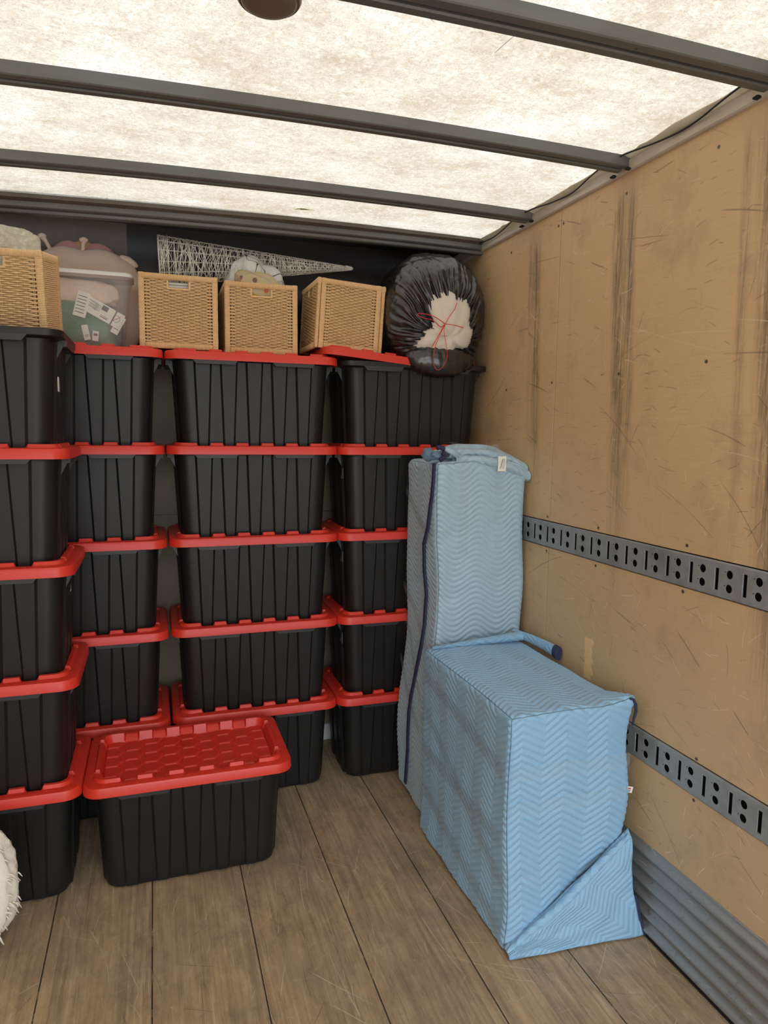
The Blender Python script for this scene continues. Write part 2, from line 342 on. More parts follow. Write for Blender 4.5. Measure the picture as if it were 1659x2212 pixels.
t = NT('printed_khaki_cloth'); v = t.node('ShaderNodeTexVoronoi'); v.inputs['Scale'].default_value = 26; t.link(t.coord(), v.inputs['Vector'])
m_ = t.step(v.outputs['Distance'], .30, .24); cc = t.ramp(v.outputs['Color'], [(0, (.55, .50, .05)), (.45, (.62, .58, .06)), (.6, (.25, .35, .10)), (.75, (.10, .10, .10)), (.9, (.55, .13, .08))])
t.set(t.mix(m_, (.50, .41, .25), cc), .85); M['khaki'] = t.m
M['paper'] = simple('paper', (.80, .80, .72), .7, 0, .08)
M['ink'] = simple('ink', (.07, .07, .08), .7)
M['redink'] = simple('red_ink', (.55, .06, .04), .7)
t = NT('green_plastic_bag'); f = t.noise(8, 4, .6, None, .6); t.set(t.mix(f, (.045, .155, .075), (.10, .27, .15)), .3); t.bump(f, .6, .02); M['green'] = t.m
M['darkcloth'] = simple('dark_grey_cloth', (.07, .06, .065), .8)
M['white_plastic'] = simple('white_plastic', (.78, .77, .76), .35, 0, .04)
M['white_label'] = simple('white_label', (.80, .80, .78), .6, 0, .04)
M['grey_label'] = simple('grey_label', (.16, .165, .17), .5)
M['bluecover'] = simple('blue_cover', (.05, .08, .28), .4)
M['fringe'] = simple('cream_yarn', (.80, .74, .64), .95, 0, .12, 60, .4)
M['leafgreen'] = simple('leaf_green', (.30, .36, .05), .6, 0, .3, 90)
t = NT('brown_dome_lens'); f = t.noise(1, 4, .6, t.coord((4, 4, 90))); t.set(t.mix(f, (.115, .085, .068), (.17, .13, .105)), .4); M['dome'] = t.m
M['barewood'] = simple('bare_plywood', (.74, .50, .26), .7, 0, .18, 40)
M['pavement'] = simple('pavement', (.32, .31, .29), .9)

# ================================================================ setting
def struct(name, mb, mats, **k):
    return tag(mb.build(name, mats, **k), kind='structure')
b = MB(); b.box((XL-.06, Y0, -.12), (XW+.06, YB+.06, 0)); struct('floor', b, M['floor'])
b = MB(); b.box((-9, -14, -1.1), (9, 9, -1.02)); struct('ground', b, M['pavement'])
# right wall: plywood boards with recesses for the tracks, dark behind
T1 = (1.1637, 1.2636); T2 = (.5596, .6594)
b = MB(); SE = 2.379
b.box((XW+.03, Y0, 0), (XW+.06, YB+.06, ZT+.10), 1)
for z0, z1 in ((0, T2[0]-.003), (T2[1]+.003, T1[0]-.003), (T1[1]+.003, ZT+.03)):
    for y0, y1 in ((SE+.0020, YB+.06), (SE-1.2195+.0020, SE-.0020), (Y0, SE-1.2195-.0020)):
        b.box((XW, y0, z0), (XW+.032, y1, z1), 0, .0012)
struct('wall_right', b, [M['ply'], M['dark']])
b = MB(); b.box((XL-.06, Y0, 0), (XL, YB+.06, ZT+.08)); struct('wall_left', b, M['ply'])
b = MB(); b.box((XL, YB, 0), (XW+.03, YB+.06, 1.207)); b.box((XL, YB, 1.210), (XW+.03, YB+.06, 1.96)); b.box((XL, YB+.001, 1.2), (XW+.03, YB+.05, 1.22), 1)
b.box((XL, YB, 1.96), (XW+.03, YB+.06, 2.60), 1)
b.box((-.60, YB-.006, 1.96), (-.093, YB, 2.55), 2)  # thin brown panel imitates a reflection in the dark bulkhead
struct('wall_back', b, [M['backply'], M['bulk'], M['bulk_reflection']])
b = MB(); b.box((XL, YB-.014, 0), (XW, YB-.001, .085), 0, .003); struct('baseboard_back', b, M['white_plastic'])
# ceiling
def crown(x, y=2.): return 2.503-.0145*(x-.75)**2-(.022 if y > 2.9 else 0)*((y-2.9)/.2 if y > 2.9 else 0)
b = MB(); nx, ny = 24, 30; L = []
for j in range(ny+1):
    y = Y0+(3.02-Y0)*j/ny; L.append([(XL+(XW-.018-XL)*i/nx, y, crown(XL+(XW-.018-XL)*i/nx)) for i in range(nx+1)])
b.loops(L, closed=False)
roof = struct('ceiling', b, M['roof'], smooth=True)
b = MB(); b.box((XL, 3.02, 2.515), (XW+.06, YB+.06, 2.56)); struct('trim_1', b, M['darkmetal'])     # solid roof end over the bulkhead

# roof bows
def bow(y, z_off, label, w=.062, tag_name='roof_bow', a=.0145, x0=.8):
    e = empty(tag_name, (.25, y, 2.47), label, 'roof bow', 'crosswise roof bows')
    prof = [(-w/2, .033), (-w/2, .003), (-w/2+.003, 0), (-.008, 0), (-.005, .004), (-.005, .016), (.007, .016), (.007, .003), (.010, -.001), (w/2-.003, -.001), (w/2, .003), (w/2, .036)]
    mb = MB(); L = []; n = 26
    for i in range(n+1):
        x = XL+(XW-.004-XL)*i/n; z = 2.467+z_off-a*(x-x0)**2
        L.append([(x-.25, q[0], z-2.47+q[1]) for q in prof])
    mb.loops(L, 0, True, True); mb.build('beam', M['bow'], e)
    for s in (-1, 1):
        g = MB(); zz = 2.467+z_off-a*(XW-x0)**2-2.47
        g.box((XW-.25-.03, s*(w/2+.006)-.006, zz-.013), (XW-.25-.014, s*(w/2+.006)+.006, zz-.004), 0, .003)
        g.tube([(XW-.25-.034, s*(w/2+.008), zz-.012), (XW-.25-.02, s*(w/2+.008), zz-.012)], .0035, 8)
        g.build('rivet', M['dark'], e)
    return e
bow(1.42, 0, 'grey metal roof bow nearest the camera, crossing the top right corner', .068)
bow(2.00, 0, 'grey metal roof bow in the middle of the ceiling')
bow(2.60, .004, 'grey metal roof bow farthest back, just before the end rail')
bow(.82, 0, 'grey metal roof bow above the camera')
bow(.22, 0, 'grey metal roof bow over the loading end')
# end rail over bulkhead
e = empty('end_rail', (.25, 3.022, 2.44), 'grey metal end rail running along the far edge of the translucent roof', 'rail')
L = []; L2 = []; n = 26; prof = [(0, .046), (0, .022), (.004, .018), (.020, .015), (.023, .005), (.027, .002), (.050, .002), (.052, .006), (.052, .050)]
for i in range(n+1):
    x = XL+(XW-XL)*i/n; z = 2.440-.0125*(x-.9)**2
    L.append([(x-.25, q[0], z-2.44+q[1]) for q in prof])
    zz = 2.440-.0125*(x-.9)**2+.040
    sag = .010*noise.noise(Vector((x*2.3, 1, 0)))
    L2.append([(x-.25, -.022+sag, zz-2.44+.022), (x-.25, -.020+sag, zz-2.44+.008), (x-.25, .012, zz-2.44-.004), (x-.25, .012, zz-2.44+.03)])
mb = MB(); mb.loops(L, 0, True, True); mb.build('rail_channel', M['bow'], e)
mb = MB(); mb.loops(L2, 0, True, True, closed=True); mb.build('flashing_strip', simple('brown_flashing', (.13, .105, .085), .6, .2, .3, 12), e)
# wall top trim
b = MB(); L = []
for y in (Y0, YB): L.append([(XW+.001, y, 2.449), (XW-.010, y, 2.449), (XW-.014, y, 2.453), (XW-.016, y, 2.482), (XW-.012, y, 2.484), (XW-.012, y, 2.497), (XW+.03, y, 2.50), (XW+.03, y, 2.449)])
b.loops(L, 0, True, True); struct('trim_2', b, M['trim'])
b = MB(); n = 160; L = []                                                             # ragged sealant edge between roof sheet and trim
for i in range(n+1):
    y = Y0+(3.08-Y0)*i/n; w_ = .018+.020*abs(noise.noise(Vector((y*3.2, 3, 0))))+.012*max(0, noise.noise(Vector((y*21, 5, 0))))
    L.append([(XW-.014-w_, y, 2.4935), (XW-.005, y, 2.484), (XW-.005, y, 2.492), (XW-.014-w_, y, 2.4955)])
b.loops(L, 0, True, True); struct('trim_3', b, M['cream_trim'])
# cable
pts = []
for i in range(120):
    y = 3.10-(3.10-.3)*i/119; ph = (y-2.02)/.585*2*PI
    sag = .5-.5*math.cos(ph)
    pts.append((XW-.022-.030*(1-sag)-.004*noise.noise(Vector((y*4, 0, 0))), y, 2.488-.012*sag+.002*noise.noise(Vector((y*9, 2, 0)))))
b = MB(); b.tube(pts, .0028, 6); o = b.build('cable', M['cable'], smooth=True); tag(o, 'thin black cable looping along the top edge of the plywood wall', 'cable')
# dome light
e = empty('dome_light', (.247, 1.538, 2.500), 'brown round dome light on the roof, cut by the top edge of the photo', 'lamp')
b = MB(); L = []
for r_, z_ in ((.066, 0), (.067, -.010), (.063, -.016)): L.append([(r_*math.cos(a*PI/24), r_*math.sin(a*PI/24), z_) for a in range(48)])
b.loops(L, 0, True, True); b.build('base_ring', M['dome'], e, smooth='auto')
b = MB(); L = [[(.058*math.cos(k*PI/16)*math.cos(a*PI/24), .058*math.cos(k*PI/16)*math.sin(a*PI/24), -.016-.016*math.sin(k*PI/16)) for a in range(48)] for k in range(8)]
b.loops(L, 0, False, True); b.build('lens', M['dome'], e, smooth=True)
# leaf stuck on roof
e = MB(); pts = [(0, 0), (.018, .007), (.034, .004), (.055, .0), (.030, -.009), (.014, -.006)]
e.loops([[(q[0], q[1], 0) for q in pts], [(q[0], q[1], -.0012) for q in pts]], 0, True, True); e.tube([(.05, 0, -.001), (.072, -.008, -.001)], .0008, 5); e.add([(.0, .0, -.001), (-.012, .016, -.001), (.01, .006, -.001)], [(0, 1, 2)])
o = e.build('leaf', M['leafgreen']); o.location = (.572, 2.885, crown(.6)-.0015); tag(o, 'small yellow-green leaf stuck to the translucent roof near the end rail', 'leaf')

# e-tracks
def track(zc, y0, y1, label):
    per = .0975; e = empty('logistic_track', (XW, y0, zc), label, 'track', 'slotted steel tracks on the plywood wall')
    h = .0499; mb = MB(); xf = -.006; xb = .003
    ns = int((y1-y0)/per)
    def hole_slot(c): return [(c-.0068, -.031), (c+.0068, -.031), (c+.0068, .031), (c-.0068, .031)]
    def hole_c(c, z): return [(c+.0122*math.cos(k*PI/8), z+.0122*math.sin(k*PI/8)) for k in range(16)]
    outer = [(0, -h+.004), (per, -h+.004), (per, h-.004), (0, h-.004)]
    hs = [hole_slot(.027), hole_c(.071, .0195), hole_c(.071, -.0195)]
    polys = [outer]+[list(reversed(q)) for q in hs]
    tris = tessellate_polygon([[Vector((p_[0], p_[1], 0)) for p_ in q] for q in polys]); flat = [p_ for q in polys for p_ in q]
    # slot centre must land at y = 2.48 - k*per : circle lies at slot - .0435 (towards camera)
    for k in range(ns):
        ys = y0+k*per
        vs = [(xf, ys+per-p_[0]-y0, p_[1]) for p_ in flat]; mb.add(vs, [tuple(q) for q in tris])
        for q in hs:
            a = [(xf, ys+per-p_[0]-y0, p_[1]) for p_ in q]; c = [(xf+.003, v[1], v[2]) for v in a]
            mb.loops([a, c])
        # pressed lip beside the slot
        yc = ys+per-.027-y0
        mb.box((xf-.0012, yc+.0070, -.033), (xf+.001, yc+.0086, .033), 0, .0004)
        for s in (.0195, -.0195):
            yy = ys+per-.071-y0; mb.add([(xf-.0004, yy+.0125, s+.004), (xf-.0004, yy+.018, s+.006), (xf-.0004, yy+.0125, s+.008)], [(0, 1, 2)], 1)
    Ln = ns*per
    for s in (-1, 1):
        P_ = [(xf, s*(h-.004)), (xf+.0015, s*(h-.0012)), (xf+.0045, s*h), (xb, s*h)]
        mb.loops([[(q[0], 0, q[1]) for q in P_], [(q[0], Ln, q[1]) for q in P_]], closed=False)
    mb.build('slotted_plate', [M['steel'], M['dark']], e)
    b2 = MB(); b2.box((.026, 0, -h), (.030, Ln, h)); b2.build('backing', M['dark'], e)
    return e
# a slot sits at y = 2.48 ; slot y = y0 + k*per + per - .027  -> y0 = 2.48 - .0705 - k*per
track((T1[0]+T1[1])/2, 2.48-.0705-30*.0975, 2.4095+9*.0975, 'upper galvanised track with slots and paired holes, at shoulder height on the plywood wall')
track((T2[0]+T2[1])/2, 2.4765-.0705-30*.0975, 2.406+9*.0975, 'lower galvanised track with slots and paired holes, nearer the floor on the plywood wall')
# scuff band
b = MB(); L = []; n = 90; prof = []
for i in range(n+1):
    z = .004+(.300-.004)*i/n; k = (z-.002)/.298*6; rr = (.5-.5*math.cos(2*PI*k))
    prof.append((XW-.005-.017*rr**1.3, z))
prof = [(XW+.0, .004)]+prof+[(XW, .300)]
for y in (Y0, YB-.01): L.append([(q[0], y, q[1]) for q in prof])
b.loops(L, closed=False); o = b.build('scuff_plate', M['scuff'], smooth=True); tag(o, 'corrugated aluminium scuff plate running along the foot of the plywood wall', 'scuff plate')
b = MB(); b.box((XW-.012, Y0, 0.0005), (XW, YB, .005)); struct('baseboard_right', b, M['dark'])
# screws
for (y, z, lb) in ((1.604, 2.389, 'high screw head in the plywood, nearest the upper right corner of the photo'),
        (1.994, 2.388, 'high screw head in the plywood beside the dark streak under the middle bow'),
        (2.763, 2.382, 'screw head high in the plywood above the black bag'),
        (1.988, 1.81, 'screw head halfway up the plywood inside the middle dark streak'),
        (1.6, 1.815, 'screw head halfway up the plywood, rightmost at that height'),
        (2.401, 1.808, 'screw head halfway up the vertical board joint'),
        (2.396, 2.394, 'left screw of the pair at the top of the board joint'),
        (2.362, 2.394, 'right screw of the pair at the top of the board joint'),
        (2.77, 1.80, 'screw head halfway up the plywood right of the top right tote'),
        (2.394, 1.282, 'screw head just above the upper track at the board joint'),
        (2.06, 1.282, 'screw head above the upper track below the middle dark streak'),
        (1.63, 1.287, 'screw head above the upper track, rightmost of that row'),
        (2.392, 1.145, 'screw head just under the upper track at the board joint'),
        (2.065, 1.146, 'screw head under the upper track, second from the tall bundle'),
        (1.635, 1.148, 'screw head under the upper track, rightmost of that row'),
        (1.54, .672, 'screw head just above the lower track'),
        (1.54, .545, 'screw head just below the lower track')):
    b = MB(); b.tube([(0, 0, 0), (-.0012, 0, 0)], .0055, 10); b.tube([(-.0011, 0, 0), (-.0016, 0, 0)], .002, 6, 1)
    o = b.build('screw', [M['screw'], M['dark']]); o.location = (XW, y, z)
    tag(o, lb, 'screw', 'screws in the plywood wall')
# peeled patches of bare plywood
def patch(y, z, w, h, tilt=0, seed=0):
    b = MB(); n = 14; a = []
    rnd = random.Random(seed)
    for k in range(n): a.append((XW-.0006, y+w/2+rnd.uniform(-.1, .1)*w, z-h/2+h*k/(n-1)))
    for k in range(n): a.append((XW-.0006, y-w/2+rnd.uniform(-.25, .2)*w+tilt, z+h/2-h*k/(n-1)))
    c = [(XW+.0004, q[1], q[2]) for q in a]; b.loops([c, a], 0, True, True)
    return b
bm_ = patch(2.085, .800, .045, .150, 0, 3)
o = bm_.build('peeled_patch', M['barewood']); tag(o, 'upright strip of bare light wood where the wall face has torn off', 'torn patch', None)

# ================================================================ storage totes
RIBC = [-.208, -.104, 0, .104, .208]
def outline(hx, hy, rc, ribw, prot, long_only=False, flag=False):
    """closed loop counter-clockwise from front-left; ribs on long sides (5) and short sides (3)."""
    pts = []
    def side(p0, d, nrm, half, cs):
        for c in cs:
            for s_, pr in ((-ribw/2-.004, 0), (-ribw/2+.004, prot), (ribw/2-.004, prot), (ribw/2+.004, 0)):
                q = c+s_; pts.append((p0[0]+d[0]*q+nrm[0]*pr, p0[1]+d[1]*q+nrm[1]*pr))
    def corner(cx_, cy_, a0):
        for k in range(9):
            a = a0+k*PI/16; pts.append((cx_+rc*math.cos(a), cy_+rc*math.sin(a)))
    side((0, -hy), (1, 0), (0, -1), hx, RIBC); corner(hx-rc, -hy+rc, -PI/2)
    side((hx, 0), (0, 1), (1, 0), hy, [-.09, 0, .09]); corner(hx-rc, hy-rc, 0)
    side((0, hy), (-1, 0), (0, 1), hx, RIBC); corner(-hx+rc, hy-rc, PI/2)
    side((-hx, 0), (0, -1), (-1, 0), hy, [-.09, 0, .09]); corner(-hx+rc, -hy+rc, PI)
    return pts
def body_mesh(zb):
    mb = MB(); L = []
    top = P+.004
    for z in (0, .004, .011, .022, .05, .14, .24, .33, P-.004):
        tt = (z)/(P); hx = .296+.020*tt; hy = .168+.020*tt; inset = {0: .014, .004: .006, .011: .0015}.get(z, 0)
        rw_ = .040+.026*tt; pr = .0085 if z > .005 else .003
        L.append([(q[0], q[1], zb+z*(P-zb)/P) for q in outline(hx-inset, hy-inset, .050, rw_, pr)])
    # flare under rim
    tt = 1
    L.append([(q[0], q[1], P) for q in outline(.316+.010, .188+.012, .055, .066, .006)])
    L.append([(q[0], q[1], P+.001) for q in outline(LW/2-.010, LD/2-.009, .055, .05, 0)])
    L.append([(q[0], q[1], P+.003) for q in outline(LW/2-.0075, LD/2-.0065, .055, .05, 0)])
    L.append([(q[0], q[1], P+.022) for q in outline(LW/2-.006, LD/2-.005, .055, .05, 0)])
    L.append([(q[0], q[1], P+.025) for q in outline(LW/2-.009, LD/2-.008, .053, .05, 0)])
    L.append([(q[0], q[1], P+.025) for q in outline(LW/2-.034, LD/2-.034, .045, .05, 0)])
    L.append([(q[0], q[1], P-.02) for q in outline(.312, .184, .045, .05, 0)])
    L.append([(q[0], q[1], .012) for q in outline(.292, .164, .045, .04, 0)])
    mb.loops(L, 0, True, True); return mb
def smooth_angle(o, a=30):
    o.data.polygons.foreach_set('use_smooth', [True]*len(o.data.polygons)); o.data.set_sharp_from_angle(angle=math.radians(a))
def hexlid(mb):
    NR = .045
    def notchprof(hx, hy, rc, zf, zn):
        pts = []
        def side(p0, d, cs, w):
            for c in cs:
                for s_, fl in ((-w/2-.006, 1), (-w/2, 0), (w/2, 0), (w/2+.006, 1)):
                    q = c+s_; pts.append((p0[0]+d[0]*q, p0[1]+d[1]*q, zf if fl else zn))
        def corner(cx_, cy_, a0):
            for k in range(9):
                a = a0+k*PI/16; pts.append((cx_+rc*math.cos(a), cy_+rc*math.sin(a), zf))
        side((0, -hy), (1, 0), RIBC, NR); corner(hx-rc, -hy+rc, -PI/2)
        side((hx, 0), (0, 1), [-.125, .125], .018); corner(hx-rc, hy-rc, 0)
        side((0, hy), (-1, 0), RIBC, NR); corner(-hx+rc, hy-rc, PI/2)
        side((-hx, 0), (0, -1), [-.125, .125], .018); corner(-hx+rc, -hy+rc, PI)
        return pts
    hx, hy = LW/2, LD/2; L = []
    L.append(notchprof(hx-.004, hy-.004, .058, .002, .002))
    L.append(notchprof(hx, hy, .060, -.0016, -.0016))
    L.append(notchprof(hx-.0012, hy-.0012, .060, .025, .025))
    L.append(notchprof(hx-.004, hy-.004, .058, .031, .031))
    L.append(notchprof(hx-.010, hy-.010, .054, .033, .033))
    L.append(notchprof(hx-.032, hy-.034, .046, .0335, .0335))
    L.append(notchprof(hx-.038, hy-.040, .043, .0445, .031))
    L.append(notchprof(hx-.050, hy-.053, .034, .0445, .020))
    L.append(notchprof(hx-.059, hy-.062, .030, .018, .011))
    L.append(notchprof(hx-.062, hy-.065, .028, .010, .010))
    mb.loops(L, 0, False, True)
    # raised hexagons
    ix, iy = hx-.062, hy-.066; s = .0455; hgt = math.sqrt(3)*s; gap = .0035
    cols = 5
    for i in range(-cols, cols+1):
        for j in range(-4, 5):
            cx_ = i*1.5*s; cy_ = j*hgt+(hgt/2 if i % 2 else 0)
            def ring(r_, z):
                q = [(cx_+r_*math.cos(k*PI/3), cy_+r_*math.sin(k*PI/3)) for k in range(6)]
                return [(max(-ix, min(ix, x)), max(-iy, min(iy, y)), z) for x, y in q]
            if abs(cx_) > ix+s*.4 or abs(cy_) > iy+hgt*.2: continue
            mb.loops([ring(s-gap*.2, .0095), ring(s-gap-.005, .0152)], 0, False, True)
    # little moulded slots on the rim
    for sy in (-1, 1):
        for x in (-.26, 0, .26):
            mb.box((x-.018, sy*(hy-.021)-.0015, .031), (x+.018, sy*(hy-.021)+.0015, .0342))
mb = MB(); hexlid(mb); lid0 = mb.build('lid', M['red']); smooth_angle(lid0, 25); lid_me = lid0.data; bpy.data.objects.remove(lid0)
def mesh_of(mb, mat, ang=28):
    o = mb.build('tmp', mat); smooth_angle(o, ang); me = o.data; bpy.data.objects.remove(o); return me
body_me = mesh_of(body_mesh(.015), M['black']); body0_me = mesh_of(body_mesh(0), M['black'])
tab_me = []
for sy in (-1, 1):
    mb = MB(); y0 = sy*(LD/2-.013); y1 = sy*(LD/2-.004)
    q = [(-.092, P+.003), (-.076, P-.0165), (.076, P-.0165), (.092, P+.003)]
    L = [[(x, y0, z) for x, z in q], [(x, y1, z) for x, z in q]]
    if sy > 0: L.reverse()
    mb.loops(L, 0, True, True); tab_me.append(mesh_of(mb, M['rim']))
hnd_me = []
for sx_ in (-1, 1):
    mb = MB()
    q = [(LW/2-.006, P+.003), (LW/2-.006, P-.018), (LW/2-.040, P-.020), (LW/2-.040, P+.003)]
    L = [[(sx_*x, -.115, z) for x, z in q], [(sx_*x, .115, z) for x, z in q]]
    mb.loops(L, 0, True, True)
    for yy in (-.118, .112):
        q = [(LW/2-.012, P+.003), (LW/2-.018, P-.022), (.318, P-.062), (.310, P-.062), (.310, P+.003)]
        mb.loops([[(sx_*x, yy, z) for x, z in q], [(sx_*x, yy+.006, z) for x, z in q]], 0, True, True)
    hnd_me.append(mesh_of(mb, M['rim']))
def part(name, me, parent, loc=(0, 0, 0)):
    o = bpy.data.objects.new(name, me); COL.objects.link(o); o.parent = parent; o.location = loc; return o
# side stickers live on the short side of some totes
stk = MB(); stk.box((-.0006, -.017, -.024), (.0006, .017, .024)); stk_w = mesh_of(stk, M['white_label']); stk = MB(); stk.box((-.0006, -.02, -.024), (.0006, .02, .024)); stk_g = mesh_of(stk, M['grey_label'])
def tote(x, y, level, label, lid=True, sticker=None, rz=0):
    e = empty('storage_tote', (x, y, level*P), label, 'tote', 'black totes with red lids' if lid else None, (0, 0, rz))
    part('bin_body', body0_me if level == 0 else body_me, e)
    for i, sy in enumerate((-1, 1)):
        for sx_ in (-1, 1): part('rim_tab', tab_me[i], e, (sx_*.160, 0, 0))
    for i in (0, 1): part('handle', hnd_me[i], e)
    if lid: part('lid', lid_me, e, (0, 0, P))
    if sticker:
        col, sx_, yy, zz = sticker
        s = part('sticker', stk_w if col == 'w' else stk_g, e, (sx_*(.3175+.0015*(zz/P)), yy, zz)); s['label'] = 'small white sticker' if col == 'w' else 'small grey sticker'
    return e
lv = ['on the floor', 'second up', 'third up', 'fourth up', 'topmost']
def J(a=.002): return random.uniform(-a, a)
for k in range(4):
    tote(-.613+J(), 2.63+J(), k, 'red-lidded black tote, %s in the near stack at the left edge' % lv[k], True, ('w', 1, .02, .30) if k == 2 else None)
tote(-.613, 2.63, 4, 'open black tote without a lid, topmost at the left edge, wicker basket in it', False, ('w', 1, -.085, .24))
for k in range(5):
    extra = ', under clear tub' if k == 4 else ''
    tote(-.315+J(), 3.115+J(), k, 'red-lidded black tote, %s in the second stack from the left%s' % (lv[k], extra))
for k in range(5):
    extra = ', under baskets' if k == 4 else ''
    tote(.404+J(), 3.135+J(), k, 'red-lidded black tote, %s in the third stack from the left%s' % (lv[k], extra))
for k in range(4):
    tote(1.118+J(.001), 3.135+J(), k, 'red-lidded black tote, %s in the right stack behind the tall bundle' % lv[k], True, ('g', -1, -.12, .29) if k >= 1 else None)
e = tote(1.118, 3.135, 4, 'black tote with skewed bulging red lid, top of the right stack under the black bag', False)
e['group'] = 'black totes with red lids'
me = lid_me.copy(); co = np.empty(len(me.vertices)*3); me.vertices.foreach_get('co', co); co = co.reshape(-1, 3)
xx = co[:, 0]; co[:, 2] += .004+np.where(xx < .05, .036*((.05-xx)/.40)**1.0, 0)+np.where(xx > .10, .016*((xx-.10)/.25), 0)-.004
me.vertices.foreach_set('co', co.ravel()); part('lid', me, e, (-.068, 0, P+.012))['label'] = 'skewed red lid not snapped on'
tote(.099, 2.612, 0, 'single black tote with whole red hexagon-pattern lid visible, standing alone in front on floor', True, None, .004)

# ================================================================ wicker baskets
BW = .31; BH = .295
def wrapbar(mb, p0, p1, w, d, axis, pitch=.0052):
    """wrapped bar from p0 to p1, rounded-rect section w x d with ring ridges"""
    p0 = Vector(p0); p1 = Vector(p1); D = p1-p0; n = max(4, int(D.length/pitch)); dr = D.normalized()
    a = Vector(axis); bb = dr.cross(a); L = []
    for i in range(n*2+1):
        q = p0+D*(i/(2*n)); k = 1.0 if i % 2 else .84
        k2 = k*(1+.04*noise.noise(q*60))
        sec = [(-1, -.6), (-.6, -1), (.6, -1), (1, -.6), (1, .6), (.6, 1), (-.6, 1), (-1, .6)]
        L.append([tuple(q+a*(s_[0]*w/2*k2)+bb*(s_[1]*d/2*k2)) for s_ in sec])
    mb.loops(L, 0, True, True)
def panel(width, handle):
    """local: x -w/2..w/2, y depth 0, z 0..BH"""
    mb = MB(); t_ = .024
    for s_ in (-1, 1): wrapbar(mb, (s_*(width/2-t_/2), 0, 0), (s_*(width/2-t_/2), 0, BH), t_, .017, (1, 0, 0))
    wrapbar(mb, (-width/2+.004, 0, BH-t_/2), (width/2-.004, 0, BH-t_/2), t_, .021, (0, 0, 1), .0046)
    wrapbar(mb, (-width/2+t_, 0, t_/2), (width/2-t_, 0, t_/2), t_, .017, (0, 0, 1), .0046)
    x0 = -width/2+t_*.7; x1 = -x0; rows = 38; zs = t_-.001; zt_ = BH-t_+.001; ws = (x1-x0-.03)/10
    hz = BH-t_-.031
    for r_ in range(rows):
        z = zs+(zt_-zs)*(r_+.5)/rows; segs = [(x0, x1)]
        if handle and z > hz: segs = [(x0, -.046), (.046, x1)]
        for a, c in segs:
            n = int((c-a)/ws*4)+1; pts = []; rad = []; ph = (r_ % 2)*PI
            for i in range(n+1):
                x = a+(c-a)*i/n; cc = math.cos(PI*(x-x0-.015)/ws+ph)
                edge = max(0, 1-min(x-x0, x1-x)/.030)
                pair = .0016*edge*(1 if r_ % 2 else -1)*(-1 if (r_//2) % 2 else 1)*(-1)
                pair = .0026*min(1, edge*1.5)*(1 if r_ % 2 == 0 else -1)
                pts.append((x, -.0052*cc*(1-edge*.6), z+pair+.0006*noise.noise(Vector((x*40, r_*3.3, 0)))))
                rad.append(.0030*(1+.12*noise.noise(Vector((x*30, r_*7.1, 5)))))
            mb.tube(pts, rad, 6, 0, False)
    for k in range(11):
        x = x0+.015+k*ws
        for s_ in (-.0022, .0022):
            top = hz if handle and abs(x) < .044 else BH-t_
            mb.tube([(x+s_, 0, t_*.5), (x+s_, 0, top)], .0016, 4, 0, False)
    if handle:
        for s_ in (-1, 1): wrapbar(mb, (s_*.043, 0, hz-.004), (s_*.043, 0, BH-t_), .010, .012, (1, 0, 0))
        wrapbar(mb, (-.046, 0, hz-.002), (.046, 0, hz-.002), .009, .012, (0, 0, 1))
    o = mb.build('tmp', M['rattan'], smooth='auto'); me = o.data; bpy.data.objects.remove(o); return me
hp = panel(BW, True); sp_ = panel(BW-.036, False)
mb = MB(); mb.box((-BW/2+.02, -BW/2+.02, .006), (BW/2-.02, BW/2-.02, .014)); base_me = mesh_of(mb, M['rattan_in'])
def basket(loc, rot, label):
    e = empty('wicker_basket', loc, label, 'basket', 'wicker baskets on top of the totes', rot)
    part('handle_panel', hp, e, (0, -BW/2+.009, 0)); part('handle_panel', hp, e, (0, BW/2-.009, 0))
    for s_ in (-1, 1):
        o = part('side_panel', sp_, e, (s_*(BW/2-.010), 0, 0)); o.rotation_euler = (0, 0, PI/2)
    part('base', base_me, e)
    return e
Z5 = 5*P+.0455
basket((.108, 3.155, Z5), (0, 0, .012), 'square wicker basket with magazines showing through its handle hole, right of the clear tub')
basket((.450, 3.19, Z5), (0, 0, -.01), 'square wicker basket holding the white doodle blanket, between two other baskets')
# turned basket: handle panels face left/right
BY = 3.5*PI/180; AZ = PI/2+.14
e4 = empty('wicker_basket', (0, 0, 0), 'wicker basket turned sideways and leaning, left of the black bag', 'basket', 'wicker baskets on top of the totes')
part('handle_panel', hp, e4, (0, -BW/2+.009, 0)); part('handle_panel', hp, e4, (0, BW/2-.009, 0))
for s_ in (-1, 1): part('side_panel', sp_, e4, (s_*(BW/2-.010), 0, 0)).rotation_euler = (0, 0, PI/2)
part('base', base_me, e4)
e4.matrix_world = Matrix.Translation((.817, 3.150, 1.962)) @ Matrix.Rotation(BY, 4, 'Y') @ Matrix.Rotation(-PI/2+.02, 4, 'Z')
# leftmost basket
e1 = basket((0, 0, 0), (0, 0, 0), 'wicker basket stuffed with cream fleece, leftmost, sitting in the open tote')
tl = math.radians(9.6)
# front right top corner at (-.323, 2.50, 2.165)
Rm = Matrix.Rotation(-.05, 4, 'Z') @ Matrix.Rotation(tl, 4, 'X')
off = Rm @ Vector((BW/2, -BW/2, BH))
e1.matrix_world = Matrix.Translation(Vector((-.323, 2.50, 2.165))-off) @ Rm

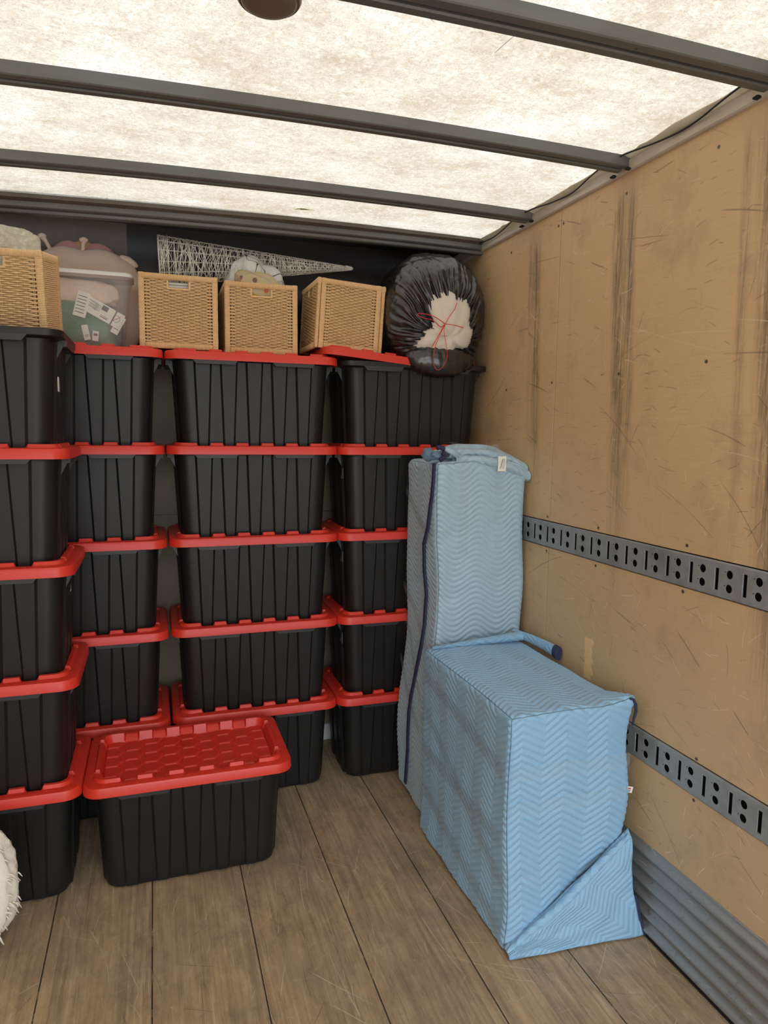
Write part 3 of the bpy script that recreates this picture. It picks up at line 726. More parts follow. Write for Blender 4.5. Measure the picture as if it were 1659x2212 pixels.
# contents
def lump(name, c, r, mat, amp=.15, fr=3, n=48, parent=None, seed=0, rot=0, pw=1.0, fine=0):
    V = []; nv = n//2+1
    for j in range(nv):
        th = PI*j/(nv-1)
        for i in range(n):
            ph = 2*PI*i/n; d = Vector((math.sin(th)*math.cos(ph), math.sin(th)*math.sin(ph), math.cos(th)))
            k = 1+amp*noise.noise(d*fr+Vector((seed, seed*2, 0)))+fine*noise.noise(d*fr*7+Vector((seed, 0, 3)))
            s_ = [math.copysign(abs(q)**pw, q) for q in d]
            V.append((s_[0]*r[0]*k, s_[1]*r[1]*k, s_[2]*r[2]*k))
    o = grid_mesh(name, V, n, nv, mat, parent, closed_u=True); o.location = c; o.rotation_euler = (0, 0, rot); return o
# magazines in basket 2
for i, ml in enumerate(('lowest grey-edged magazine in the wicker basket right of the tub', 'blue-covered magazine just above the lowest in the wicker basket', 'third magazine up in the basket, pale pages', 'topmost pale magazine behind the basket handle hole')):
    b = MB(); x0 = -.11+J(.006); h_ = .0065+.002*random.random(); z = .237+i*.0115
    b.box((-.115, -.13, 0), (.115, .12, h_), 0, .0008); b.box((-.1155, -.131, -.0006), (.1155, .121, .0006), 1); b.box((-.1155, -.131, h_-.0006), (.1155, .121, h_+.0006), 1)
    o = b.build('magazine', [M['paper'], M['bluecover'] if i == 1 else M['white_plastic']])
    o.location = (.108+J(.006), 3.16, Z5+z-.012); o.rotation_euler = (0, 0, J(.03))
    tag(o, ml, 'magazine', 'magazines piled in a wicker basket')
b = MB(); b.box((-.12, -.12, 0), (.12, .12, .204), 0, .004); o = b.build('cardboard_box', simple('kraft_card', (.40, .28, .16), .8)); o.location = (.108, 3.165, Z5+.018); tag(o, 'cardboard box under the magazines inside a wicker basket', 'box')
# fleece in basket 1
o = lump('sheepskin', (0, 0, 0), (.150, .115, .118), M['fleece'], .20, 1.8, 130, None, 3, 0, .8, .025); o.location = (-.480, 2.665, 2.150); tag(o, 'fluffy cream sheepskin stuffed into the leftmost wicker basket', 'sheepskin')
# blanket in basket 3
o = lump('doodle_blanket', (.430, 3.185, 2.215), (.120, .10, .145), M['doodle'], .30, 1.8, 110, None, 8, 0, .8, .012); tag(o, 'white fleece blanket with black line doodles heaped in the middle basket', 'blanket')
o2 = lump('blanket_fold', (.082, -.02, .0), (.055, .06, .07), M['doodle'], .25, 2, 60, o, 4, 0, .9, .012)
o2 = lump('blanket_fold', (-.065, -.035, .01), (.05, .05, .075), M['doodle'], .3, 2, 60, o, 12, 0, .9, .012)
o = lump('printed_cloth', (.440, 3.085, 2.222), (.100, .045, .055), M['khaki'], .25, 2, 70, None, 21, -.1, .8, .01); tag(o, 'khaki cloth printed with yellow and green spots, in the middle basket', 'cloth'); o.rotation_euler = (0, .28, 0)
b = MB(); b.box((-.12, -.11, 0), (.12, .10, .15), 0, .03); o = b.build('folded_sheet', M['doodle'], smooth=True); o.location = (.45, 3.19, Z5+.02); tag(o, 'folded pale sheet at the bottom of the middle basket', 'sheet')

# white cord cone
e = empty('cord_cone', (.04, 3.22, 2.325), 'white openwork cone of woven cord lying across the baskets', 'cone')
A_ = Vector((0, 0, 0)); B_ = Vector((.845, -.02, .034)); ax = (B_-A_).normalized(); s1 = ax.cross(Vector((0, 1, 0))).normalized(); s2 = ax.cross(s1); LC = (B_-A_).length
def cp(t_, a, R=.098): rr = R*(1-t_)+.007; return A_+ax*(t_*LC)+(s1*math.cos(a)+s2*math.sin(a))*rr
mb = MB(); rnd = random.Random(4)
for k in range(14): mb.tube([cp(t_/14, 2*PI*k/14) for t_ in range(15)], .0013, 4)
mb.tube([cp(0, a*PI/16) for a in range(33)], .003, 5); mb.tube([cp(.045, a*PI/16, .103) for a in range(33)], .0022, 5)
for k in range(240):
    t0 = rnd.random()**1.25*.97; a0 = rnd.uniform(0, 2*PI); dt = rnd.uniform(-.16, .16); da = rnd.uniform(1.2, 4.5)*rnd.choice((-1, 1)); n = 14
    mb.tube([cp(min(1, max(0, t0+dt*i/n)), a0+da*i/n, .098+rnd.uniform(-.001, .002)) for i in range(n+1)], .0012, 4)
n = 900; mb.tube([cp(.55+.45*i/n, 2*PI*34*i/n) for i in range(n)], .0013, 4)
n = 500; mb.tube([cp(.0+.55*i/n, 2*PI*16*i/n) for i in range(n)], .0012, 4)
mb.build('cord_weave', M['whitewire'], e)
mb = MB(); mb.tube([cp(.97, 0, 0)+Vector((0, 0, 0)), A_+ax*(LC+.004), A_+ax*(LC+.010)], [.0085, .0085, .003], 8); mb.build('tip', M['whitewire'], e, smooth=True)

# clear tub
e = empty('clear_tub', (-.285, 3.17, Z5), 'frosted clear plastic tub with white lid rim and green contents, between wicker baskets', 'tub')
def rr_loop(hx, hy, rc, z, n=8):
    q = []
    for cx_, cy_, a0 in ((hx-rc, -hy+rc, -PI/2), (hx-rc, hy-rc, 0), (-hx+rc, hy-rc, PI/2), (-hx+rc, -hy+rc, PI)):
        for k in range(n+1): a = a0+k*PI/2/n; q.append((cx_+rc*math.cos(a), cy_+rc*math.sin(a), z))
    return q
b = MB(); b.loops([rr_loop(.172, .062, .02, 0), rr_loop(.176, .066, .025, .008), rr_loop(.208, .080, .03, .270), rr_loop(.213, .084, .03, .274), rr_loop(.214, .085, .03, .286)], 0, True, False)
o = b.build('tub_body', M['clear'], e, smooth='auto')
b = MB(); b.loops([rr_loop(.214, .086, .032, .284), rr_loop(.221, .091, .035, .286), rr_loop(.221, .091, .035, .296), rr_loop(.216, .086, .033, .302), rr_loop(.200, .072, .03, .303)], 0, True, True)
b.build('lid', M['white_plastic'], e, smooth='auto')
o = lump('green_plastic_bag', (-.27, 3.165, Z5+.088), (.145, .048, .105), M['green'], .22, 2.2, 70, None, 6, 0, .6); tag(o, 'dark green plastic bag inside the clear tub', 'plastic bag')
o = lump('beige_cloth', (-.29, 3.175, Z5+.222), (.165, .052, .055), M['plush'], .2, 2.2, 60, None, 9, 0, .7); tag(o, 'beige cloth folded at the top of the clear tub', 'cloth')
o = lump('dark_cloth', (-.15, 3.185, Z5+.075), (.038, .036, .08), M['darkcloth'], .2, 2, 40, None, 15, 0, .7); tag(o, 'dark cloth in the right corner of the clear tub', 'cloth')
def papercard(name, loc, w, h, ang, marks, label, cat='paper', tilt=0):
    e_ = MB(); e_.box((-w/2, -.0006, -h/2), (w/2, .0006, h/2), 0)
    for (x0, z0, x1, z1, mi) in marks: e_.box((x0*w, -.0011, z0*h), (x1*w, -.0005, z1*h), mi)
    o_ = e_.build(name, [M['paper'], M['ink'], M['redink']]); o_.location = loc; o_.rotation_euler = (tilt, ang, 0); return tag(o_, label, cat)
mk = [(-.46, -.5, -.44, .5, 1), (.28, -.5, .31, .5, 1)]+[(-.38+.10*(k % 3), .30-.055*(k), -.1+.07*(k % 2), .325-.055*k, 1) for k in range(9)]+[(-.02, .1, .12, .42, 1), (.02, -.35, .2, -.3, 1), (.02, -.25, .22, -.22, 1)]
pc = papercard('printed_packet', (-.190, 3.104, Z5+.148), .175, .062, .50, mk, 'printed paper packet slanting inside the clear tub', tilt=.0)
b = MB(); b.tube([(.063+.014*math.cos(a*PI/12), -.0012, .002+.014*math.sin(a*PI/12)) for a in range(25)], .0007, 4); b.build('ring_mark', M['ink'], pc)
b = MB(); b.tube([(.052, -.0014, -.013), (.074, -.0014, .017)], .0012, 4); b.build('red_slash', M['redink'], pc)
papercard('printed_leaflet', (-.262, 3.1015, Z5+.170), .048, .100, .25, [(-.4, .3-.13*k, .3, .33-.13*k, 1) for k in range(6)], 'narrow printed leaflet at the left inside the clear tub')
papercard('folded_label', (-.128, 3.105, Z5+.095), .030, .075, -.45+.95, [(-.35, .35-.12*k, .35, .39-.12*k, 1) for k in range(6)], 'striped paper label low on the right inside the clear tub')
papercard('paper_tag', (-.250, 3.1035, Z5+.060), .024, .060, -.2, [(-.3, -.2, .3, -.16, 1), (-.3, -.3, .2, -.27, 1)], 'small cream paper tag low in the clear tub')
papercard('round_tag', (-.215, 3.105, Z5+.048), .024, .040, .1, [(-.3, .0, .3, .25, 1)], 'small white tag beside the cream tag in the clear tub')

# plush pillow behind the tub
e = empty('plush_pillow', (-.27, 3.325, Z5), 'large beige plush pillow with stalks standing behind the clear tub', 'plush pillow')
def plush_out(mat, hx, zc, hz, y, ry, bumps, name, n=120, ph0=0):
    V = []; nv = 17
    for j in range(nv):
        q = -1+2*j/(nv-1); k = math.sqrt(max(0, 1-q*q))**.6 if abs(q) < 1 else 0
        for i in range(n):
            a = 2*PI*i/n; ca = math.cos(a); sa = math.sin(a)
            X_ = math.copysign(abs(ca)**.62, ca)*hx; Z_ = math.copysign(abs(sa)**.60, sa)*hz
            if sa > 0: Z_ += bumps*abs(math.sin(X_/hx*PI*1.5+ph0))*sa
            V.append((X_*(.45+.55*k) if k < 1 else X_, y+q*ry, zc+Z_*(.5+.5*k)))
    o_ = grid_mesh(name, V, n, nv, mat, e, closed_u=True); return o_
plush_out(M['plush'], .240, .205, .222, -.006, .048, .014, 'body')
plush_out(M['plush_pink'], .195, .215, .243, .040, .026, .020, 'back_stripe')
plush_out(M['plush_orange'], .070, .215, .262, .044, .026, .008, 'middle_stripe', 60, PI/2)
for sx_, dx in ((-.118, -.035), (.0, .006)):
    b = MB(); zz = .425
    b.tube([(sx_, -.005, zz-.015), (sx_+dx*.6, -.005, zz+.025), (sx_+dx, -.006, zz+.045), (sx_+dx*1.1, -.006, zz+.055)], [.009, .0085, .012, .005], 10)
    b.build('stalk', M['plush'], e, smooth=True)
    lump('stalk_tip', (sx_+dx*1.05, -.006, zz+.048), (.018, .012, .012), M['plush'], .1, 2, 20, e)
lump('ear', (.185, -.01, .398), (.042, .015, .018), M['plush'], .1, 2, 24, e).rotation_euler = (0, .5, 0)

# ================================================================ black bag
BC = Vector((1.228, 3.075, 2.150)); BR = Vector((.243, .215, .262))
ax = Vector((.012, -.205, -.075)).normalized(); t1 = Vector((1, 0, 0)); t1 = (t1-ax*t1.dot(ax)).normalized(); t2 = ax.cross(t1)
if t2.z < 0: t2 = -t2
e = empty('garbage_bag', (BC.x, BC.y, 1.9), 'bulging black plastic garbage bag with red drawstring on the right stack', 'bag')
rb = random.Random(5); HR = [(13, 1.3, .0022), (24, 4.1, .0030), (41, 1., .0026), (67, 2., .0020), (97, .4, .0012)]
def theta0(ph): return .455+.10*math.cos(2*ph-1.9)+.09*math.cos(3*ph+.6)+.05*math.cos(5*ph+2)+.03*math.sin(9*ph)
def bagpt(th, ph, off=0):
    d = ax*math.cos(th)+(t1*math.cos(ph)+t2*math.sin(ph))*math.sin(th)
    x = Vector((math.copysign(abs(d.x)**.86, d.x)*BR.x, math.copysign(abs(d.y)**.74, d.y)*BR.y, math.copysign(abs(d.z)**(.88 if d.z > 0 else .74), d.z)*BR.z))
    tt = th
    gather = math.exp(-((tt-.5)/.55)**2) if tt > .5 else 1
    phw = ph+.10*noise.noise(Vector((math.cos(ph)*2, math.sin(ph)*2, tt*1.5)))
    w = 0
    for nn, p0, am in HR: w += am*math.cos(nn*phw+p0+1.2*noise.noise(Vector((tt*3, nn, 0))))
    amp = .12+1.7*gather
    dn = d
    x = x+dn*(w*amp+.012*noise.noise(d*2.4+Vector((3, 1, 0)))+.004*noise.noise(d*9)+off)
    x += ax*(-.022*math.exp(-(tt/.5)**2))
    p_ = BC+x
    zl = 1.908 if p_.y > 2.905 else 1.868
    if p_.z < zl: p_.z = zl+(p_.z-zl)*.12
    if p_.x > XW-.006: p_.x = XW-.006
    return p_
V = []; nu = 420; nv = 110
for j in range(nv):
    f_ = j/(nv-1)
    for i in range(nu):
        ph = 2*PI*i/nu; a0 = theta0(ph)-.02
        th = a0+(PI-a0)*f_**1.35
        V.append(bagpt(th, ph)-Vector((BC.x, BC.y, 1.9)))
grid_mesh('bag_film', V, nu, nv, M['bag'], e, closed_u=True)
# lower lobe of the bag slumping over the front edge of the lid
V = []; nu = 200; nv = 40
for j in range(nv):
    th = PI*j/(nv-1)
    for i in range(nu):
        ph = 2*PI*i/nu; c_ = math.cos(th); s_ = math.sin(th)            # axis along x
        q = Vector((c_*.165, s_*math.cos(ph)*.062, s_*math.sin(ph)*.068))
        fan = math.cos(46*th+3*noise.noise(Vector((ph, th*2, 0))))*.6+math.cos(27*th+ph)*.4
        q *= 1+.075*fan*s_+.08*noise.noise(q*14)
        q.z -= .012*(1-(c_)**2)
        p_ = Vector((1.222, 2.918, 1.934))+q
        V.append(p_-Vector((BC.x, BC.y, 1.9)))
grid_mesh('bag_fold', V, nu, nv, M['bag'], e, closed_u=True)
# cream pillow showing in the mouth
V = []; nu = 120; nv = 30
for j in range(nv):
    for i in range(nu):
        ph = 2*PI*i/nu; th = (theta0(ph)+.05)*j/(nv-1)
        d = ax*math.cos(th)+(t1*math.cos(ph)+t2*math.sin(ph))*math.sin(th)
        p_ = bagpt(.62, ph)*0+BC+Vector((math.copysign(abs(d.x)**.86, d.x)*BR.x, math.copysign(abs(d.y)**.74, d.y)*BR.y, math.copysign(abs(d.z)**(.88 if d.z > 0 else .74), d.z)*BR.z))
        k = j/(nv-1); p_ += ax*(.004-.012*math.exp(-(k/.18)**2)+.004*noise.noise(Vector((math.cos(ph)*2.5, math.sin(ph)*2.5, k*3)))+.003*math.cos(9*ph)*k-.020*k**3)
        V.append(p_)
o = grid_mesh('pillow', V, nu, nv, M['cotton'], closed_u=True, thick=.004); tag(o, 'cream cotton pillow bulging out of the mouth of the black bag', 'pillow')
YB_ = 2.852
def onp(px, py, y):     # place a point seen at a pixel of the photograph on the plane y = const
    d = fv+r2*((px-829.5)/F_PX)-u2*((py-1106)/F_PX); return Vector((0, 0, CAM_Z))+d*(y/d.y)
def cord(pts, yy, r_=.0026, flat=.6):
    P3 = [onp(a, c, (yy if not isinstance(yy, list) else yy[i])-.012)-Vector((BC.x, BC.y, 1.9)) for i, (a, c) in enumerate(pts)]
    Q = []
    for i in range(len(P3)-1):
        for k in range(6):
            t_ = k/6; p0 = P3[max(i-1, 0)]; p1 = P3[i]; p2 = P3[i+1]; p3 = P3[min(i+2, len(P3)-1)]
            Q.append(.5*((2*p1)+(-p0+p2)*t_+(2*p0-5*p1+4*p2-p3)*t_*t_+(-p0+3*p1-3*p2+p3)*t_**3))
    Q.append(P3[-1]); b_ = MB(); b_.tube(Q, r_, 7, 0, True, flat); b_.build('drawstring', M['redcord'], e, smooth=True)
kn = (962, 700)
cord([kn, (972, 682), (982, 668), (987, 655)], [2.85, 2.846, 2.843, 2.856]); cord([kn, (980, 702), (1001, 708)], [2.85, 2.846, 2.856])
cord([kn, (945, 688), (930, 681), (907, 677), (903, 681), (915, 687), (935, 692), (952, 706), kn], [2.85, 2.844, 2.842, 2.845, 2.846, 2.844, 2.842, 2.846, 2.85], .0026)
cord([kn, (950, 720), (940, 738), (933, 750)], [2.85, 2.846, 2.846, 2.855])
cord([kn, (950, 724), (940, 750), (936, 780), (941, 796), (950, 798), (963, 782), (966, 762), (962, 735), (959, 715), kn], [2.85, 2.845, 2.842, 2.838, 2.836, 2.836, 2.838, 2.841, 2.843, 2.846, 2.85], .0019)

# ================================================================ quilted bundles
def quilt_box(name, lo, hi, mat, parent, step=.006, r=.03, deform=None, drop_bottom=True, amp=.0046, seed=0, vph=0, per=QP, cosw=False):
    lo = np.array(lo, float); hi = np.array(hi, float); c = (lo+hi)/2; h = (hi-lo)/2
    n = [max(4, int(2*q/step)) for q in h]
    vid = {}; P_ = []; F_ = []
    def vert(i, j, k):
        key = (i, j, k)
        if key not in vid: vid[key] = len(P_); P_.append((i, j, k))
        return vid[key]
    for a in range(3):
        b_, c_ = (a+1) % 3, (a+2) % 3
        for s_ in (0, n[a]):
            if a == 2 and s_ == 0 and drop_bottom: continue
            for i in range(n[b_]):
                for j in range(n[c_]):
                    q = []
                    for di, dj in ((0, 0), (1, 0), (1, 1), (0, 1)):
                        kk = [0, 0, 0]; kk[a] = s_; kk[b_] = i+di; kk[c_] = j+dj; q.append(vert(*kk))
                    if s_ == 0: q.reverse()
                    F_.append(tuple(q))
    K = np.array(P_, float); X = -h+2*h*K/np.array(n)          # on box, centred
    inner = np.clip(X, -(h-r), h-r); D = X-inner; ln = np.linalg.norm(D, axis=1, keepdims=True); N = D/np.maximum(ln, 1e-9)
    X = inner+N*r
    W_ = X+c
    # uv: top face (x,y) ; sides perimeter, z
    top = N[:, 2] > .72
    ang_side = np.abs(N[:, 0]) > np.abs(N[:, 1])
    u = np.where(ang_side, np.where(N[:, 0] > 0, W_[:, 1], -W_[:, 1]), W_[:, 0]); u = np.where(ang_side & (N[:, 0] <= 0), W_[:, 1]*1., u)
    v = W_[:, 2].copy()
    u = np.where(top, W_[:, 0], u); v = np.where(top, W_[:, 1], v)
    ju = np.array([noise.noise(Vector((q[0]*4+seed, q[1]*4, q[2]*2.5))) for q in W_]); u = u+ju*.018
    jv = np.array([noise.noise(Vector((q[0]*3, q[1]*3+seed, q[2]*3+7))) for q in W_]); v = v+jv*.016+vph
    hp_ = per/2; pp = np.abs(np.mod(u+hp_, per)-hp_)*QA/hp_
    if cosw: pp = QA/2*(1-np.cos(2*PI*u/per))
    ph = (v+pp)/QS; fr = np.abs(np.mod(ph+.5, 1)-.5)*2
    puff = np.maximum(fr, 0)**.40
    W2 = W_+N*(amp*(puff-.7))[:, None]
    big = np.array([noise.noise(Vector((q[0]*6+seed*3, q[1]*6, q[2]*5))) for q in W_]); W2 += N*(.006*big)[:, None]
    if deform is not None: W2 = deform(W2, N)
    me = bpy.data.meshes.new(name); me.vertices.add(len(W2)); me.vertices.foreach_set('co', W2.astype(np.float32).ravel())
    F_ = np.array(F_, dtype=np.int32); me.loops.add(F_.size); me.loops.foreach_set('vertex_index', F_.ravel()); me.polygons.add(len(F_)); me.polygons.foreach_set('loop_start', np.arange(0, F_.size, 4, dtype=np.int32))
    me.polygons.foreach_set('use_smooth', [True]*len(F_)); me.materials.append(mat); me.update(calc_edges=True); me.validate()
    set_uv(me, np.stack([u, v], 1))
    o = bpy.data.objects.new(name, me); COL.objects.link(o); o.parent = parent; return o
def sheet(name, f, nu, nv, su, sv, mat, parent, thick=.008, amp=.003, rotuv=0):
    """quilted sheet from f(s,t)->point; su,sv physical size"""
    V = []; UV = []
    for j in range(nv):
        for i in range(nu):
            s_, t_ = i/(nu-1), j/(nv-1); q = Vector(f(s_, t_)); V.append(q); u = s_*su; v = t_*sv
            if rotuv: u, v = u*math.cos(rotuv)-v*math.sin(rotuv), u*math.sin(rotuv)+v*math.cos(rotuv)
            UV.append((u, v))
    return grid_mesh(name, V, nu, nv, mat, parent, uv=UV, thick=thick)

# --- low bundle
LO = (1.000, 1.775, 0.0); HI = (1.437, 2.495, .757)
def def_low(W_, N):
    x, y, z = W_[:, 0].copy(), W_[:, 1].copy(), W_[:, 2].copy()
    front = np.clip((1.95-y)/.2, 0, 1)
    right = np.clip((x-1.25)/.19, 0, 1)
    x += front*right*(.010*np.sin(z*17+.6)-.014*np.clip((z-.1)/.2, 0, 1)*np.clip((.55-z)/.2, 0, 1))
    y -= front*.010*np.sin(z*9+x*7)*(np.clip(z/.1, 0, 1))*np.clip((.74-z)/.1, 0, 1)
    left = np.clip((1.06-x)/.06, 0, 1)
    x -= left*.003*np.sin(y*9+z*7)
    low = np.clip((.14-z)/.14, 0, 1)
    x -= left*low*.010; y -= front*low*.014
    # softly domed top sinking to the right
    top = np.clip((z-.72)/.03, 0, 1); z += top*(.010*np.sin((x-1.0)/.437*PI)*.5-.006*right)
    ear = np.clip((x-1.30)/.137, 0, 1)**2*np.clip((z-.60)/.157, 0, 1)**2*np.clip((1.90-y)/.125, 0, 1)
    z += ear*.042; x += ear*.014; y -= ear*.008
    z = np.maximum(z, .001)
    x = np.minimum(x, XW-.004)
    return np.stack([x, y, z], 1)
el = empty('wrapped_furniture', (1.22, 2.13, 0), 'low box-shaped furniture wrapped in bright blue quilted moving blanket, nearest the camera', 'wrapped furniture', None)
Ml = Matrix.Translation((-1.22, -2.13, 0))
o = quilt_box('quilted_cover', LO, HI, M['quilt_low'], el, .0058, .022, def_low, seed=1); o.data.transform(Ml)
def L3(x, y, z): return (x-1.22, y-2.13, z)
# front flap folded diagonally
def hemroll(s_, t_):
    a = t_*2*PI; A0 = Vector((.996, 1.744, .020)); A1 = Vector((1.428, 1.750, .325)); p = A0.lerp(A1, s_); p.z += -.013*math.sin(s_*PI)+.004*math.sin(s_*11); rr = .008+.006*math.sin(s_*PI)
    return L3(p.x-math.sin(a)*rr*.58, p.y+math.cos(a)*rr, p.z+math.sin(a)*rr*.81)
sheet('rolled_edge', hemroll, 60, 16, .5, .07, M['quilt_low'], el, 0)
def flap(s_, t_):
    # s along the fold (0 low left .. 1 upper right), t from fold down to hem
    A0 = Vector((.994, 1.748, .022)); A1 = Vector((1.437, 1.752, .335)); p = A0.lerp(A1, s_); p.z += .022*math.sin(s_*PI)*-1*.6
    B0 = Vector((.996, 1.742, .006)); B1 = Vector((1.462, 1.712, .006)); q = B0.lerp(B1, s_)
    Cx = Vector((1.440, 1.730, .20)); r_ = p.lerp(q, t_)
    if s_ > .6: r_.x += -.022*math.sin(t_*PI)*(s_-.6)/.4
    r_.y -= .018*math.sin(min(1, t_*3)*PI/2)*math.exp(-t_*2.2)+.006*noise.noise(Vector((s_*5, t_*5, 2)))+.010*t_
    if t_ < .06: r_.y += .016*(1-t_/.06)
    r_.z = max(r_.z, .006); return L3(*r_)
sheet('folded_flap', flap, 80, 50, .5, .32, M['quilt_low'], el, .008, rotuv=.7)
b = MB(); pts = []
for t_ in range(0, 13):
    q = Vector(flap(1, .60+.40*t_/12)); pts.append(q+Vector((.004, -.001, 0)))
b.tube(pts, .0085, 8, 0, True, .6); b.tube([Vector(flap(1, 1))+Vector((.004, 0, 0)), L3(1.462, 1.74, .008), L3(1.45, 1.80, .008)], .009, 8, 0, True, .6); b.build('binding', M['navy'], el, smooth=True)['label'] = 'navy binding at the bottom right corner'
# top edge overhanging quilt (front hem of top) : a soft crease roll
b = MB(); b.tube([L3(1.012+.415*i/14, 1.7705-.004*math.sin(i/14*PI), .7525+.004*math.sin(i*.9)) for i in range(15)], .006, 8)
# navy hem on the corner ear
b = MB(); b.tube([onp(a_, c_, 1.772)-Vector((1.22, 2.13, 0)) for a_, c_ in ((1361, 1509), (1368, 1511), (1373, 1521), (1374, 1536), (1369, 1553), (1366, 1566))], [.004, .006, .006, .0055, .0045, .003], 8, 0, True, .8)
b.build('binding', M['navy'], el, smooth=True)['label'] = 'navy binding on the top right corner'
# roll of quilt along the back edge
def rollf(s_, t_):
    x = 1.02+.40*s_; a = t_*2*PI; rr = .005+.014*s_
    q = Vector((x, 2.455+.01*s_, .765+.012*s_+rr*.2)); q += Vector((0, math.cos(a)*rr*1.3, math.sin(a)*rr))
    return L3(*q)
sheet('rolled_edge', rollf, 60, 18, .45, .15, M['quilt_low'], el, 0)
def rollf2(s_, t_):
    a = t_*2*PI; p0 = Vector((1.405, 2.50, .788)); p1 = Vector((1.458, 2.26, .772)); q = p0.lerp(p1, s_); q.x += .012*math.sin(s_*PI); rr = .014+.010*s_
    q += Vector((math.cos(a)*rr*.62, 0, math.sin(a)*rr)); return L3(*q)
sheet('rolled_edge', rollf2, 40, 20, .28, .15, M['quilt_low'], el, 0)
b = MB(); L = []
for s_ in (.97, 1.0, 1.03, 1.06):
    L.append([tuple((Vector(rollf2(s_, a/20))-Vector(rollf2(s_, 0))*0-(Vector(rollf2(s_, 0))+Vector(rollf2(s_, .5)))/2)*1.12+(Vector(rollf2(s_, 0))+Vector(rollf2(s_, .5)))/2) for a in range(20)])
b.loops(L, 0, True, True); b.build('binding', M['navy'], el, smooth='auto')['label'] = 'navy binding on the rolled end'
# tag
b = MB(); b.box((0, -.0008, -.010), (.022, .0008, .010)); b.box((.003, -.0012, .001), (.014, -.0007, .006), 1); b.box((.004, -.0012, -.004), (.015, -.0007, -.002), 2); b.box((.004, -.0012, -.007), (.013, -.0007, -.0055), 2)
o = b.build('sewn_tag', [M['white_label'], M['redink'], M['ink']], el); o.location = L3(1.428, 1.772, .468); o.rotation_euler = (0, .25, .0); o['label'] = 'small white sewn tag with red and black print'
# tape bands over the left side face, running down towards the camera
def tape_left(name, xface, ya, za, yb, zb, w, parent, org, mat, seedv=0, n=40, dfn=None):
    V = []
    for j in range(3):
        for i in range(n):
            s_ = i/(n-1); y = ya+(yb-ya)*s_; z = za+(zb-za)*s_+(j-1)*w/2
            q = dfn(np.array([[xface, y, z]]), None)[0]
            V.append((q[0]-.0085-.002*noise.noise(Vector((y*9, z*9, seedv)))-org[0], q[1]-org[1], q[2]-org[2]))
    return grid_mesh(name, V, n, 3, mat, parent)
og = (1.22, 2.13, 0)
for ya, za, yb, zb in ((2.46, .665, 1.80, .575), (2.44, .52, 1.80, .215), (2.46, .36, 1.80, .35), (2.46, .20, 1.80, .06)):
    tape_left('tape_band', LO[0], ya, za, yb, zb, .05, el, og, M['tape'], za, dfn=def_low)['label'] = 'clear grey packing tape band'
def tape_front(z0, w, x0, x1, slope=0, y=1.760):
    V = []; n = 20
    for j in range(3):
        for i in range(n): s_ = i/(n-1); V.append((x0+(x1-x0)*s_-1.22, y-.006-.003*noise.noise(Vector((s_*5, z0*9, 0)))-2.13, z0+slope*s_+(j-1)*w/2))
    return grid_mesh('tape_band', V, n, 3, M['wrap'], el)
tape_front(.585, .05, 1.0, 1.42, -.01); tape_front(.47, .05, 1.0, 1.41, .0); tape_front(.245, .02, .995, 1.09, .0); tape_front(.062, .03, .99, 1.10, -.005)

# --- tall bundle
TL = (1.060, 2.535, 0.0); TH = (1.472, 2.895, 1.492)
def def_tall(W_, N):
    x, y, z = W_[:, 0].copy(), W_[:, 1].copy(), W_[:, 2].copy()
    left = np.clip((1.14-x)/.08, 0, 1); front = np.clip((2.62-y)/.08, 0, 1)
    x -= left*(.010*np.sin(z*4.2+.5)+.008*np.sin(z*9+y*6)); x -= left*.022*np.clip((.9-z)/.9, 0, 1)
    y -= front*(.006*np.sin(z*8+x*9))
    # waist dents from the tape
    for zc in (1.18, .93): y += front*.008*np.exp(-((z-zc-.3*(x-1.1))/.03)**2)*np.clip((1.25-x)/.2, 0, 1)
    right = np.clip((x-1.38)/.09, 0, 1); x -= right*(.006+.006*np.sin(z*11))
    top = np.clip((z-1.44)/.05, 0, 1); z += top*(.016*np.clip((x-1.12)/.15, 0, 1)*(1-np.clip((x-1.36)/.11, 0, 1)**2)-.030*np.clip((x-1.40)/.07, 0, 1))
    x = np.minimum(x, XW-.004); z = np.maximum(z, .001)
    return np.stack([x, y, z], 1)
et = empty('wrapped_furniture', (1.27, 2.71, 0), 'tall narrow furniture wrapped in pale blue quilted moving blanket, standing against wall', 'wrapped furniture', None)
o = quilt_box('quilted_cover', TL, TH, M['quilt_tall'], et, .0068, .03, def_tall, seed=5, vph=.01, per=.178, cosw=True); o.data.transform(Matrix.Translation((-1.27, -2.71, 0)))
def T3(x, y, z): return (x-1.27, y-2.71, z)
# binding strip down the left corner (on the left face)
pts = []
rb = [(2.545, 1.487), (2.545, 1.44), (2.555, 1.36), (2.575, 1.30), (2.60, 1.22), (2.645, 1.15), (2.655, 1.05), (2.645, .93), (2.65, .80), (2.66, .70), (2.675, .58), (2.70, .47), (2.715, .40), (2.725, .30), (2.735, .21), (2.755, .12), (2.765, .05)]
for y, z in rb:
    xx = 1.060-.010*math.sin(z*4.2+.5)-.008*math.sin(z*9+y*6)-.022*max(0, (.9-z)/.9)-.006; pts.append(T3(xx, y, z))
b = MB(); b.tube([T3(1.105, 2.56, 1.505), T3(1.078, 2.545, 1.50)]+pts, .0105, 8, 0, True, .35)
q = MB(); q2 = []
def strip(pts, w, th):
    b = MB(); L = []
    for i, p_ in enumerate(pts):
        p_ = Vector(p_); d = (Vector(pts[min(i+1, len(pts)-1)])-Vector(pts[max(i-1, 0)])).normalized(); n_ = Vector((-1, 0, 0)); s_ = d.cross(n_).normalized()
        L.append([tuple(p_+s_*w), tuple(p_+n_*th+s_*w*.7), tuple(p_+n_*th-s_*w*.7), tuple(p_-s_*w), tuple(p_-n_*th)])
    b.loops(L, 0, True, True); return b
